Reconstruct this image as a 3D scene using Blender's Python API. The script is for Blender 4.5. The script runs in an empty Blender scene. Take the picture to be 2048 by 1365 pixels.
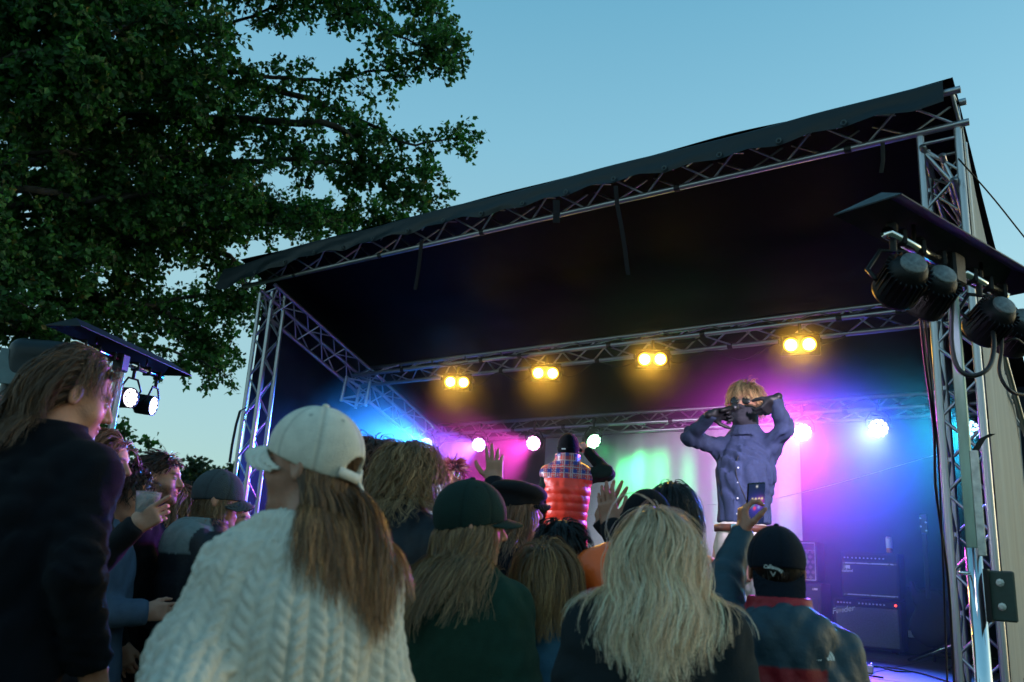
import bpy, math, random
import numpy as np
from mathutils import Vector, Matrix

rng = np.random.default_rng(7)
random.seed(7)
SC = bpy.context.scene
COL = SC.collection

# ------------------------------------------------------------------ camera
CAM_LOC = np.array([0.0, 0.0, 1.4])
RC = np.array([[0.81143421, 0.10672343, 0.57461694],
               [0.58158158, -0.24463213, -0.77583374],
               [0.05777013, 0.96372466, -0.26057126]])
FPX = 1709.47
cam_d = bpy.data.cameras.new('camera')
cam_d.sensor_width = 36.0
cam_d.lens = FPX / 2048 * 36
cam_d.clip_start = 0.05
cam_d.clip_end = 3000
cam_d.dof.use_dof = True
cam_d.dof.focus_distance = 5.6
cam_d.dof.aperture_fstop = 3.2
cam = bpy.data.objects.new('camera', cam_d)
m4 = Matrix([list(RC[0]) + [0], list(RC[1]) + [0], list(RC[2]) + [0], [0, 0, 0, 1]])
cam.matrix_world = Matrix.Translation(Vector(CAM_LOC)) @ m4
COL.objects.link(cam)
SC.camera = cam

# ------------------------------------------------------------------ sky, sun, exposure
SUN_AZ, SUN_EL = math.radians(45), math.radians(6)      # just setting, beyond the right edge of the view
world = bpy.data.worlds.new('World')
SC.world = world
world.use_nodes = True
wn = world.node_tree
wn.nodes.clear()
wo = wn.nodes.new('ShaderNodeOutputWorld')
bg = wn.nodes.new('ShaderNodeBackground')
sky = wn.nodes.new('ShaderNodeTexSky')
sky.sky_type = 'NISHITA'
sky.sun_disc = False
sky.sun_elevation = SUN_EL
sky.sun_rotation = SUN_AZ
sky.altitude = 0
sky.air_density = 1.0
sky.dust_density = 1.0
sky.ozone_density = 1.0
tint = wn.nodes.new('ShaderNodeMix')
tint.data_type = 'RGBA'
tint.blend_type = 'MULTIPLY'
tint.inputs[0].default_value = 1.0
tint.inputs[7].default_value = (0.68, 0.94, 1.0, 1)
wn.links.new(sky.outputs[0], tint.inputs[6])
# a clear evening gradient by elevation, the same all round, carries most of the sky
tco = wn.nodes.new('ShaderNodeTexCoord'); sep = wn.nodes.new('ShaderNodeSeparateXYZ'); wn.links.new(tco.outputs['Generated'], sep.inputs[0])
ramp = wn.nodes.new('ShaderNodeValToRGB'); wn.links.new(sep.outputs['Z'], ramp.inputs[0])
stops = [(0.0, (0.35, 0.55, 0.62)), (0.12, (0.37, 0.57, 0.65)), (0.30, (0.40, 0.66, 0.72)), (0.47, (0.26, 0.60, 0.77)), (0.60, (0.16, 0.49, 0.69)), (1.0, (0.08, 0.32, 0.52))]
while len(ramp.color_ramp.elements) < len(stops): ramp.color_ramp.elements.new(0.5)
for e_, (p_, c_) in zip(ramp.color_ramp.elements, stops): e_.position = p_; e_.color = (*c_, 1)
sc_ = wn.nodes.new('ShaderNodeVectorMath'); sc_.operation = 'SCALE'; sc_.inputs['Scale'].default_value = 2.71; wn.links.new(ramp.outputs[0], sc_.inputs[0])
blend = wn.nodes.new('ShaderNodeMix'); blend.data_type = 'RGBA'; blend.inputs[0].default_value = 0.65
wn.links.new(tint.outputs[2], blend.inputs[6]); wn.links.new(sc_.outputs[0], blend.inputs[7])
wn.links.new(blend.outputs[2], bg.inputs[0])
bg.inputs[1].default_value = 0.15
wn.links.new(bg.outputs[0], wo.inputs[0])
sun_d = bpy.data.lights.new('sun', 'SUN')
sun_d.energy = 0.12
sun_d.angle = math.radians(15)
sun_d.color = (1.0, 0.82, 0.68)
sun = bpy.data.objects.new('sun', sun_d)
_sd = Vector((math.sin(SUN_AZ) * math.cos(SUN_EL), math.cos(SUN_AZ) * math.cos(SUN_EL), math.sin(SUN_EL)))
sun.rotation_euler = _sd.to_track_quat('Z', 'Y').to_euler()
COL.objects.link(sun)
SC.view_settings.view_transform = 'Standard'
SC.view_settings.look = 'None'
SC.view_settings.exposure = 1.3
SC.view_settings.gamma = 1.0
SC.view_settings.use_curve_mapping = False
SC.render.engine = 'CYCLES'
cy = SC.cycles
cy.use_denoising = True
try:
    cy.denoiser = 'OPENIMAGEDENOISE'
    cy.denoising_prefilter = 'ACCURATE'
except Exception:
    pass
cy.max_bounces = 6
cy.diffuse_bounces = 2
cy.glossy_bounces = 3
cy.transmission_bounces = 4
cy.volume_bounces = 0
cy.transparent_max_bounces = 6
cy.sample_clamp_indirect = 4.0
cy.caustics_reflective = False
cy.caustics_refractive = False
cy.use_adaptive_sampling = True
cy.adaptive_threshold = 0.02

# ------------------------------------------------------------------ pixel helpers (place things at their real distance)
def ray(x, y):
    v = np.array([x - 1024.0, -(y - 682.5), -FPX])
    return RC @ (v / np.linalg.norm(v))
def at_d(x, y, d): return CAM_LOC + ray(x, y) * d
def at_y(x, y, Y):
    r = ray(x, y); return CAM_LOC + r * (Y / r[1])
def at_z(x, y, Z):
    r = ray(x, y); return CAM_LOC + r * ((Z - 1.4) / r[2])

# ------------------------------------------------------------------ object helpers
def link(o, parent=None):
    COL.objects.link(o)
    if parent is not None:
        o.parent = parent
    return o
def empty(name, loc, label, cat, group=None, rz=0.0):
    o = bpy.data.objects.new(name, None)
    o.location = loc
    o.rotation_euler = (0, 0, rz)
    o.empty_display_size = 0.1
    tag(o, label, cat, group)
    return link(o)
def tag(o, label=None, cat=None, group=None, kind=None):
    if label: o['label'] = label
    if cat: o['category'] = cat
    if group: o['group'] = group
    if kind: o['kind'] = kind
    return o
def mesh_np(name, V, F, mat=None, smooth=True, col=None):
    """F: (n,3) or (n,4) index array, or list of arrays"""
    me = bpy.data.meshes.new(name)
    V = np.asarray(V, np.float32)
    Fs = F if isinstance(F, list) else [F]
    Fs = [np.asarray(f, np.int32) for f in Fs if len(f)]
    me.vertices.add(len(V))
    me.vertices.foreach_set('co', V.ravel())
    nl = sum(f.size for f in Fs)
    npoly = sum(len(f) for f in Fs)
    me.loops.add(nl)
    me.loops.foreach_set('vertex_index', np.concatenate([f.ravel() for f in Fs]))
    me.polygons.add(npoly)
    starts, s = [], 0
    for f in Fs:
        starts.append(np.arange(len(f), dtype=np.int32) * f.shape[1] + s); s += f.size
    me.polygons.foreach_set('loop_start', np.concatenate(starts))
    me.polygons.foreach_set('use_smooth', np.full(npoly, smooth, bool))
    me.update(calc_edges=True)
    if col is not None:
        at = me.color_attributes.new('Col', 'FLOAT_COLOR', 'POINT')
        c4 = np.ones((len(V), 4), np.float32)
        c4[:, :3] = col
        at.data.foreach_set('color', c4.ravel())
    if mat: me.materials.append(mat)
    return me
def obj(name, me, parent=None, loc=None, label=None, cat=None, group=None, kind=None):
    o = bpy.data.objects.new(name, me)
    if loc is not None: o.location = loc
    tag(o, label, cat, group, kind)
    return link(o, parent)

class MB:
    """collects simple shapes into one mesh"""
    def __init__(s): s.v, s.f3, s.f4, s.n = [], [], [], 0
    def add(s, V, F):
        V = np.asarray(V, np.float32); F = np.asarray(F, np.int32)
        s.v.append(V)
        (s.f4 if F.shape[1] == 4 else s.f3).append(F + s.n)
        s.n += len(V); return s
    def box(s, c, size, R=None, bev=0.0):
        c = np.array(c, float); h = np.array(size, float) / 2
        if bev <= 0:
            P = np.array([[x, y, z] for x in (-1, 1) for y in (-1, 1) for z in (-1, 1)], float) * h
            F = [[0, 1, 3, 2], [4, 6, 7, 5], [0, 4, 5, 1], [2, 3, 7, 6], [0, 2, 6, 4], [1, 5, 7, 3]]
            if R is not None: P = P @ np.asarray(R).T
            return s.add(P + c, F)
        b = min(bev, h.min() * 0.95)
        P, F4, F3 = [], [], []
        idx = {}
        for sx in (-1, 1):
            for sy in (-1, 1):
                for sz in (-1, 1):
                    sg = np.array([sx, sy, sz])
                    for a in range(3):
                        p = sg * (h - b); p[a] = sg[a] * h[a]
                        idx[(sx, sy, sz, a)] = len(P); P.append(p)
                    F3.append([idx[(sx, sy, sz, 0)], idx[(sx, sy, sz, 1)], idx[(sx, sy, sz, 2)]])
        for a in range(3):
            o1, o2 = [i for i in range(3) if i != a]
            for sg in (-1, 1):
                q = []
                for (u, w) in ((-1, -1), (1, -1), (1, 1), (-1, 1)):
                    k = [0, 0, 0]; k[a] = sg; k[o1] = u; k[o2] = w
                    q.append(idx[(*k, a)])
                F4.append(q)
            for u in (-1, 1):
                for w in (-1, 1):
                    k0 = [0, 0, 0]; k0[a] = -1; k0[o1] = u; k0[o2] = w
                    k1 = list(k0); k1[a] = 1
                    F4.append([idx[(*k0, o1)], idx[(*k1, o1)], idx[(*k1, o2)], idx[(*k0, o2)]])
        P = np.array(P)
        if R is not None: P = P @ np.asarray(R).T
        n0 = s.n
        s.add(P + c, F4); s.f3.append(np.array(F3, np.int32) + n0)
        return s
    def cyl(s, a, b, r0, r1=None, n=12, cap=True):
        r1 = r0 if r1 is None else r1
        a = np.array(a, float); b = np.array(b, float)
        return s.tube([a, b], [r0, r1], n, cap)
    def tube(s, pts, rad, n=8, cap=True):
        pts = np.array(pts, float); m = len(pts)
        rad = np.full(m, rad, float) if np.isscalar(rad) else np.array(rad, float)
        t = np.gradient(pts, axis=0); t /= np.linalg.norm(t, axis=1)[:, None] + 1e-12
        u = np.cross(t[0], [0, 0, 1.0])
        if np.linalg.norm(u) < 1e-3: u = np.cross(t[0], [1.0, 0, 0])
        u /= np.linalg.norm(u)
        ang = np.linspace(0, 2 * np.pi, n, endpoint=False)
        V = []
        for i in range(m):
            u = u - t[i] * np.dot(u, t[i]); u /= np.linalg.norm(u) + 1e-12
            w = np.cross(t[i], u)
            V.append(pts[i] + rad[i] * (np.cos(ang)[:, None] * u + np.sin(ang)[:, None] * w))
        V = np.concatenate(V)
        F = []
        for i in range(m - 1):
            for j in range(n):
                k = (j + 1) % n
                F.append([i * n + j, i * n + k, (i + 1) * n + k, (i + 1) * n + j])
        n0 = s.n
        s.add(V, F)
        if cap:
            for base, flip in ((0, True), ((m - 1) * n, False)):
                c = s.n
                s.v.append(np.array([pts[0 if flip else -1]], np.float32)); s.n += 1
                s.f3.append(np.array([[n0 + base + (j + 1) % n, n0 + base + j, c] if flip else
                                      [n0 + base + j, n0 + base + (j + 1) % n, c] for j in range(n)], np.int32))
        return s
    def lathe(s, prof, n=20, M=None):
        """prof: list of (r, z) -> revolve about z"""
        ang = np.linspace(0, 2 * np.pi, n, endpoint=False)
        V = np.array([[r * math.cos(t), r * math.sin(t), z] for r, z in prof for t in ang])
        F = [[i * n + j, i * n + (j + 1) % n, (i + 1) * n + (j + 1) % n, (i + 1) * n + j] for i in range(len(prof) - 1) for j in range(n)]
        if M is not None:
            M = np.array(M); V = V @ M[:3, :3].T + M[:3, 3]
        return s.add(V, F)
    def grid(s, P):
        """P: (a,b,3) array of points -> quads"""
        a, b = P.shape[:2]
        i = np.arange(a * b).reshape(a, b)
        F = np.stack([i[:-1, :-1], i[1:, :-1], i[1:, 1:], i[:-1, 1:]], -1).reshape(-1, 4)
        return s.add(P.reshape(-1, 3), F)
    def mesh(s, name, mat, smooth=False, col=None):
        return mesh_np(name, np.concatenate(s.v), [np.concatenate(f) for f in (s.f3, s.f4) if f], mat, smooth, col)
    def build(s, name, mat, parent=None, smooth=False, loc=None, **k):
        if loc is not None:
            s.v = [v - np.array(loc, np.float32) for v in s.v]
        return obj(name, s.mesh(name, mat, smooth), parent, loc, **k)
def autosmooth(o, deg=40):
    me = o.data
    me.polygons.foreach_set('use_smooth', np.ones(len(me.polygons), bool))
    try:
        me.set_sharp_from_angle(angle=math.radians(deg))
    except Exception:
        pass
    return o
def frame(fwd, up=(0, 0, 1)):
    """rotation matrix with +Z = fwd"""
    z = np.array(fwd, float); z /= np.linalg.norm(z)
    x = np.cross(up, z)
    if np.linalg.norm(x) < 1e-4: x = np.array([1.0, 0, 0])
    x /= np.linalg.norm(x)
    return np.stack([x, np.cross(z, x), z], 1)
def mat4(R, t):
    M = np.eye(4); M[:3, :3] = R; M[:3, 3] = t; return M

# ------------------------------------------------------------------ materials
def nodes(name):
    m = bpy.data.materials.new(name); m.use_nodes = True
    return m, m.node_tree, m.node_tree.nodes['Principled BSDF']
def pmat(name, col, rough=0.6, metal=0.0, noise=0.25, scale=18.0, bump=0.0, bscale=90.0, spec=0.5, attr=None, coat=0.0, sheen=0.0, stretch=(1, 1, 1), trans=0.0, rvar=0.15):
    """principled with procedural colour mottling, roughness variation and bump"""
    m, nt, b = nodes(name)
    N, L = nt.nodes, nt.links
    tc = N.new('ShaderNodeTexCoord')
    mp = N.new('ShaderNodeMapping'); mp.inputs[3].default_value = stretch
    L.new(tc.outputs['Object'], mp.inputs[0])
    nz = N.new('ShaderNodeTexNoise'); nz.inputs['Scale'].default_value = scale; nz.inputs['Detail'].default_value = 6
    L.new(mp.outputs[0], nz.inputs[0])
    mr = N.new('ShaderNodeMapRange'); mr.inputs[1].default_value = 0.25; mr.inputs[2].default_value = 0.75
    mr.inputs[3].default_value = 1 - noise; mr.inputs[4].default_value = 1 + noise
    L.new(nz.outputs[0], mr.inputs[0])
    mx = N.new('ShaderNodeVectorMath'); mx.operation = 'SCALE'
    if attr:
        a = N.new('ShaderNodeAttribute'); a.attribute_name = attr
        L.new(a.outputs['Color'], mx.inputs[0])
    else:
        mx.inputs[0].default_value = col[:3]
    L.new(mr.outputs[0], mx.inputs['Scale'])
    L.new(mx.outputs[0], b.inputs['Base Color'])
    rr = N.new('ShaderNodeMapRange'); rr.inputs[3].default_value = max(0.02, rough - rvar); rr.inputs[4].default_value = min(1, rough + rvar)
    L.new(nz.outputs[0], rr.inputs[0]); L.new(rr.outputs[0], b.inputs['Roughness'])
    b.inputs['Metallic'].default_value = metal
    b.inputs['Specular IOR Level'].default_value = spec
    b.inputs['Coat Weight'].default_value = coat
    b.inputs['Sheen Weight'].default_value = sheen
    b.inputs['Transmission Weight'].default_value = trans
    if bump > 0:
        n2 = N.new('ShaderNodeTexNoise'); n2.inputs['Scale'].default_value = bscale; n2.inputs['Detail'].default_value = 4
        L.new(mp.outputs[0], n2.inputs[0])
        bp = N.new('ShaderNodeBump'); bp.inputs['Strength'].default_value = bump; bp.inputs['Distance'].default_value = 0.01
        L.new(n2.outputs[0], bp.inputs['Height']); L.new(bp.outputs[0], b.inputs['Normal'])
    return m
def emat(name, col, strength):
    m, nt, b = nodes(name)
    b.inputs['Base Color'].default_value = (0.02, 0.02, 0.02, 1)
    b.inputs['Emission Color'].default_value = (*col, 1)
    b.inputs['Emission Strength'].default_value = strength
    return m

M = {}
M['alu'] = pmat('aluminium', (0.44, 0.44, 0.46), 0.38, 1.0, 0.3, 9, 0.06, 60)
M['steel'] = pmat('galvanised_steel', (0.5, 0.52, 0.5), 0.42, 0.9, 0.3, 25, 0.1, 80)
M['chrome'] = pmat('chrome', (0.8, 0.8, 0.8), 0.08, 1.0, 0.08, 10)
M['black'] = pmat('black_metal', (0.007, 0.007, 0.008), 0.5, 0.0, 0.3, 20, 0.08, 120, spec=0.3)
M['blackgloss'] = pmat('black_gloss', (0.010, 0.010, 0.012), 0.2, 0.0, 0.2, 20)
M['rubber'] = pmat('black_rubber', (0.012, 0.012, 0.012), 0.6, 0.0, 0.25, 30)
M['tarp'] = pmat('dark_tarpaulin', (0.008, 0.014, 0.017), 0.45, 0.0, 0.35, 3, 0.35, 14, spec=0.35)
M['ceil'] = pmat('black_roof_cloth', (0.004, 0.004, 0.0045), 0.55, 0.0, 0.4, 2.5, 0.5, 6, spec=0.12)
M['wall'] = pmat('dark_wall_cloth', (0.022, 0.026, 0.040), 0.75, 0.0, 0.35, 2.5, 0.4, 5, spec=0.1)
M['drape'] = pmat('pale_drape', (0.60, 0.60, 0.60), 0.8, 0.0, 0.15, 3, 0.2, 12, spec=0.2, stretch=(1, 1, 0.2))
M['sidetarp'] = pmat('weathered_side_tarp', (0.30, 0.30, 0.28), 0.65, 0.0, 0.35, 5, 0.6, 9, stretch=(1.0, 1.0, 0.15))
M['deck'] = pmat('stage_deck_ply', (0.035, 0.035, 0.04), 0.5, 0.0, 0.4, 6, 0.15, 40)
M['grass'] = pmat('trampled_grass', (0.035, 0.05, 0.015), 0.9, 0.0, 0.5, 3, 0.8, 25)
M['eyelet'] = pmat('dull_eyelet', (0.06, 0.07, 0.07), 0.5, 0.8, 0.3, 60)
M['strap'] = pmat('black_webbing', (0.014, 0.014, 0.015), 0.8, 0, 0.2, 40, 0.2, 200)
# ================================================================== SETTING
DECK = 0.88
g = MB().grid(np.array([[[x, y, 0.06 * math.sin(x * 0.9) * math.cos(y * 0.7) * (0 if abs(x) < 12 and y < 12 and y > -6 else 1)] for y in np.concatenate([np.linspace(-900, -20, 8), np.linspace(-15, 20, 36), np.linspace(25, 1200, 10)])]
                        for x in np.concatenate([np.linspace(-1200, -30, 8), np.linspace(-25, 15, 41), np.linspace(20, 900, 8)])]))
g.build('ground', M['grass'], kind='structure')

# ------------------------------------------------------------------ trusses
_uc = MB().cyl((0, 0, -0.5), (0, 0, 0.5), 1.0, n=8).mesh('brace', M['alu'], True)
_uch = MB().cyl((0, 0, -0.5), (0, 0, 0.5), 1.0, n=14).mesh('chord', M['alu'], True)
def rod(name, a, b, r, parent, base=None):
    a = np.array(a, float); b = np.array(b, float)
    o = bpy.data.objects.new(name, base or _uc)
    d = b - a; L = np.linalg.norm(d)
    o.location = Vector((a + b) / 2) - parent.location
    o.rotation_euler = Vector(d).to_track_quat('Z', 'Y').to_euler()
    o.scale = (r, r, L)
    return link(o, parent)
def truss(name, label, chords, faces, rc=0.024, rb=0.0095, pitch=0.26, cat='truss', start=0.08, ends=True):
    """chords: list of (a,b); faces: pairs of chord indices laced with zigzag braces"""
    root = empty(name, np.mean([c[0] for c in chords], axis=0), label, cat)
    for a, b in chords:
        rod('chord', a, b, rc, root, _uch)
    for fi, (i, j) in enumerate(faces):
        A0, A1 = map(np.array, chords[i]); B0, B1 = map(np.array, chords[j])
        L = np.linalg.norm(A1 - A0); n = max(2, int(round((L - 2 * start) / pitch)))
        ts = (start + np.arange(n + 1) * (L - 2 * start) / n) / L
        for k in range(n):
            s0 = (k + fi) % 2 == 0
            p = (A0 + (A1 - A0) * ts[k]) if s0 else (B0 + (B1 - B0) * ts[k])
            q = (B0 + (B1 - B0) * ts[k + 1]) if s0 else (A0 + (A1 - A0) * ts[k + 1])
            rod('brace', p, q, rb, root)
        if ends:
            for t in (ts[0] - 0.02 / L, ts[-1] + 0.02 / L):
                rod('end_brace', A0 + (A1 - A0) * t, B0 + (B1 - B0) * t, rb * 1.3, root)
    return root
def box_chords(x0, x1, y0, y1, z0, z1):
    return [((x, y, z0), (x, y, z1)) for x, y in ((x0, y0), (x1, y0), (x1, y1), (x0, y1))]
RING = [(0, 1), (1, 2), (2, 3), (3, 0)]
truss('truss_tower', 'aluminium truss tower at the left front corner of the stage', box_chords(-8.40, -8.17, 6.15, 6.34, 0.0, 4.50), RING, 0.025, 0.010, 0.24)
truss('truss_tower', 'tall aluminium truss tower at the right front corner behind the hanging cables', box_chords(-1.0, -0.757, 6.15, 6.39, 0.0, 4.60), RING, 0.026, 0.0105, 0.25)
truss('truss_beam', 'long front roof truss under the flapping tarp edge', [((-8.75, 6.15, 4.635), (-0.68, 6.15, 4.635)), ((-8.75, 6.02, 4.83), (-0.70, 6.02, 4.83)), ((-8.75, 6.26, 4.86), (-0.70, 6.26, 4.86))], [(0, 1), (0, 2), (1, 2)], 0.026, 0.010, 0.30)
truss('truss_beam', 'middle cross truss carrying the four yellow lamp pairs', [((-8.2, 7.6, 3.764), (-0.85, 7.6, 3.764)), ((-8.2, 7.8, 3.670), (-0.85, 7.8, 3.670)), ((-8.2, 7.85, 3.920), (-0.85, 7.85, 3.920))], [(0, 1), (0, 2), (1, 2)], 0.025, 0.0095, 0.27)
truss('truss_beam', 'rear cross truss with the coloured round lamps under it', [((-8.2, 9.2, 3.24), (-0.85, 9.2, 3.24)), ((-8.2, 9.4, 3.176), (-0.85, 9.4, 3.176)), ((-8.2, 9.4, 3.407), (-0.85, 9.4, 3.407))], [(0, 1), (0, 2), (1, 2)], 0.025, 0.0095, 0.27)
def sl(y, dz): return 4.46 - (y - 5.95) * 0.405 + dz
truss('truss_beam', 'sloping side truss running back from the left front corner', [((-8.17, 5.98, sl(5.98, 0)), (-8.17, 9.42, sl(9.42, 0.08))), ((-8.22, 6.1, sl(6.1, -0.2)), (-8.22, 9.42, sl(9.42, -0.12))), ((-8.02, 6.05, sl(6.05, 0.1)), (-8.02, 9.42, sl(9.42, 0.16)))], [(0, 1), (0, 2), (1, 2)], 0.024, 0.0095, 0.25)
truss('truss_beam', 'sloping side truss running back from the right front tower', [((-0.86, 6.1, sl(6.1, 0)), (-0.86, 9.42, sl(9.42, 0.08))), ((-0.80, 6.1, sl(6.1, -0.2)), (-0.80, 9.42, sl(9.42, -0.12))), ((-0.98, 6.1, sl(6.1, 0.1)), (-0.98, 9.42, sl(9.42, 0.16)))], [(0, 1), (0, 2), (1, 2)], 0.024, 0.0095, 0.25)
_tape = MB().cyl((0, 0, -0.5), (0, 0, 0.5), 1.0, n=12).mesh('tape_wrap', M['rubber'], True)
for tr_name, pts_ in (('truss_beam.001', [(x, 7.6, 3.764) for x in (-7.3, -6.05, -5.5, -4.35, -3.3, -2.0, -1.5)] + [(x, 7.8, 3.670) for x in (-6.6, -5.9, -4.6, -3.1)]), ('truss_beam.002', [(x, 9.2, 3.24) for x in (-7.6, -6.7, -5.9, -4.4, -3.5, -2.4, -1.6)]), ('truss_beam', [(x, 6.15, 4.635) for x in (-7.8, -6.4, -5.0, -2.9, -1.5)])):
    t_ = bpy.data.objects[tr_name]
    for q_ in pts_: rod('tape_wrap', np.array(q_) - [0.025, 0, 0], np.array(q_) + [0.025, 0, 0], 0.031, t_, _tape)
# short stub of truss hanging below the left side beam
truss('truss_stub', 'short truss stub hanging under the sloping left side truss', [((-8.14, 7.45, 3.72), (-8.14, 7.40, 3.38)), ((-7.98, 7.72, 3.70), (-7.98, 7.68, 3.36)), ((-8.16, 7.72, 3.66), (-8.16, 7.68, 3.34))], [(0, 1), (1, 2), (0, 2)], 0.022, 0.009, 0.2, start=0.04)

# ------------------------------------------------------------------ roof cloth, walls, drape
def noise2(u, v, s=1.0, seed=0):
    r = np.random.default_rng(seed); o = 0
    for i in range(10):
        a = r.uniform(0, 6.28); k = s * (0.6 + 2.2 * r.random()); o = o + np.sin(k * (u * math.cos(a) + v * math.sin(a)) + r.uniform(0, 6.28)) * (1 / (1 + 0.6 * i))
    return o / 3.0
xs = np.linspace(-8.7, -0.74, 90); ys = np.linspace(6.0, 9.62, 40)
X, Y = np.meshgrid(xs, ys, indexing='ij')
Zc = 4.93 - (Y - 6.0) * 0.405 + 0.018 * noise2(X * 2, Y * 2, 1.6, 3) - 0.03 * np.abs(np.sin((Y - 6.2) / 1.65 * np.pi)) 
roof = empty('roof_cover', (-4.7, 7.8, 4.2), 'black cloth roof over the stage with dark tarp edge hanging along the front', 'roof')
MB().grid(np.stack([X, Y, Zc], -1)[:, ::-1]).add(np.zeros((0, 3)), np.zeros((0, 4), int)).build('roof_sheet', M['ceil'], roof, True, loc=None).location = -roof.location
# front valance of tarp over the header truss, sagging between its eyelets
ne = 17
vx = np.linspace(-8.95, -0.80, 220)
tt = np.linspace(0, 1, 16)
P = np.zeros((len(vx), len(tt), 3))
ex = np.linspace(-8.7, -1.0, ne)
sag = np.min(np.abs(vx[:, None] - ex[None, :]), axis=1) / (ex[1] - ex[0])
left = np.clip((-7.2 - vx) / 1.6, 0, 1)
for j, t in enumerate(tt):
    top = np.clip(t / 0.35, 0, 1); dn = np.clip((t - 0.35) / 0.65, 0, 1)
    yv = 6.30 - 0.34 * top - 0.015 * dn
    zt = 4.900 + 0.008 * np.sin(vx * 3.1) + 0.008 * noise2(vx, 0 * vx, 3.5, 5)
    drop = (0.20 - 0.055 * sag * 1.3 + 0.012 * noise2(vx, vx * 0, 5, 8) + 0.06 * left)
    P[:, j, 0] = vx - left * 0.05 * dn
    P[:, j, 1] = yv - 0.02 * noise2(vx * 1.3, t * 2.2 + 0 * vx, 4.0, 11) * dn - 0.03 * left * dn
    P[:, j, 2] = zt - drop * dn - (1 - top) * 0.0 - 0.10 * left * (0.4 + 0.6 * t) * np.clip(left, 0, 1)
MB().grid(P).build('front_valance', M['tarp'], roof, True).location = -roof.location
for x in ex[1:-1]:
    i = int(np.argmin(np.abs(vx - x)))
    p = P[i, -2]
    e = MB()
    e.lathe([(0.012, 0), (0.024, 0.002), (0.026, 0.006), (0.020, 0.008), (0.012, 0.004)], 14, mat4(frame((0, -1, 0.05)), p + np.array([0, -0.012, 0.012])))
    e.build('eyelet', M['eyelet'], roof, True).location = -roof.location
def wall_sheet(name, P, mat, parent, thick=0.0):
    o = MB().grid(P).build(name, mat, parent, True); o.location = -parent.location; return o
yy = np.linspace(6.25, 9.6, 60); zz = np.linspace(0.3, 1, 30)
lw = empty('side_wall', (-8.45, 7.9, 0), 'dark cloth side wall on the left of the stage', 'stage wall')
Yg, Tg = np.meshgrid(yy, np.linspace(0, 1, 30), indexing='ij')
wall_sheet('wall_sheet', np.stack([-8.45 + 0.03 * noise2(Yg * 2, Tg * 1.2, 2.2, 21), Yg, Tg * (4.85 - (Yg - 6.0) * 0.405)], -1), M['wall'], lw)
rw = empty('side_wall', (-0.7, 7.9, 0), 'pale weathered tarp side wall beyond the right truss tower', 'stage wall')
xo = -0.735 - 0.042 * (Yg - 6.3) + 0.03 * noise2(Yg * 1.5, Tg * 0.7, 2.5, 22) + 0.04 * (1 - Tg) * np.sin(Yg * 5)
wall_sheet('outer_sheet', np.stack([xo, Yg, Tg * (4.80 - (Yg - 6.0) * 0.405)], -1), M['sidetarp'], rw)
wall_sheet('inner_sheet', np.stack([xo - 0.06, Yg, Tg * (4.78 - (Yg - 6.0) * 0.405)], -1), M['wall'], rw)
bw = empty('back_wall', (-4.6, 9.6, 0), 'dark blue lit cloth wall across the back of the stage', 'stage wall')
Xg, Tg2 = np.meshgrid(np.linspace(-8.45, -0.75, 260), np.linspace(0.8, 3.55, 30), indexing='ij')
wall_sheet('wall_sheet', np.stack([Xg, 9.6 + 0.05 * noise2(Xg * 2.5, Tg2 * 0.4, 3.0, 23), Tg2], -1), M['wall'], bw)
x0 = at_y(1085, 1000, 9.45)[0]; x1 = at_y(1602, 980, 9.45)[0]
Xg, Tg2 = np.meshgrid(np.linspace(x0, x1, 260), np.linspace(0.9, 3.16, 24), indexing='ij')
fold = 0.022 * np.sin(Xg * 17 + 0.6 * np.sin(Tg2 * 1.3 + Xg * 2)) + 0.04 * noise2(Xg * 3.0, Tg2 * 0.25, 2.0, 24) * (1.15 - (Tg2 - 0.9) / 4) 
dr = MB().grid(np.stack([Xg, 9.47 + fold * 0.8, Tg2], -1)).build('backdrop_curtain', M['drape'], None, True, loc=((x0 + x1) / 2, 9.47, 0.9), label='pale grey curtain hanging in folds behind the two performers', cat='curtain')
# deck
deck = empty('stage_deck', (-4.6, 7.0, 0), 'dark raised stage floor under the performers and amplifiers', 'stage')
pm = None
for i in range(8):
    for j in range(3):
        if pm is None:
            pm = MB().box((0, 0, 0), (0.992, 1.822, 0.08), bev=0.006).mesh('panel', M['deck'])
        o = obj('panel', pm, deck); o.location = Vector((-8.1 + i * 1.0, 5.15 + j * 1.83, DECK - 0.04)) - deck.location
sk = MB().grid(np.array([[[x, 4.22 + 0.02 * math.sin(x * 9), z] for z in np.linspace(0.0, DECK - 0.08, 6)] for x in np.linspace(-8.6, -0.6, 120)])); sk.build('front_skirt', M['tarp'], deck, True).location = -deck.location
for i in range(5):
    for j in range(4):
        m_ = MB().cyl((-8.4 + i * 1.9, 4.4 + j * 1.65, 0), (-8.4 + i * 1.9, 4.4 + j * 1.65, DECK - 0.08), 0.024); m_.build('leg', M['steel'], deck).location = -deck.location

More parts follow.
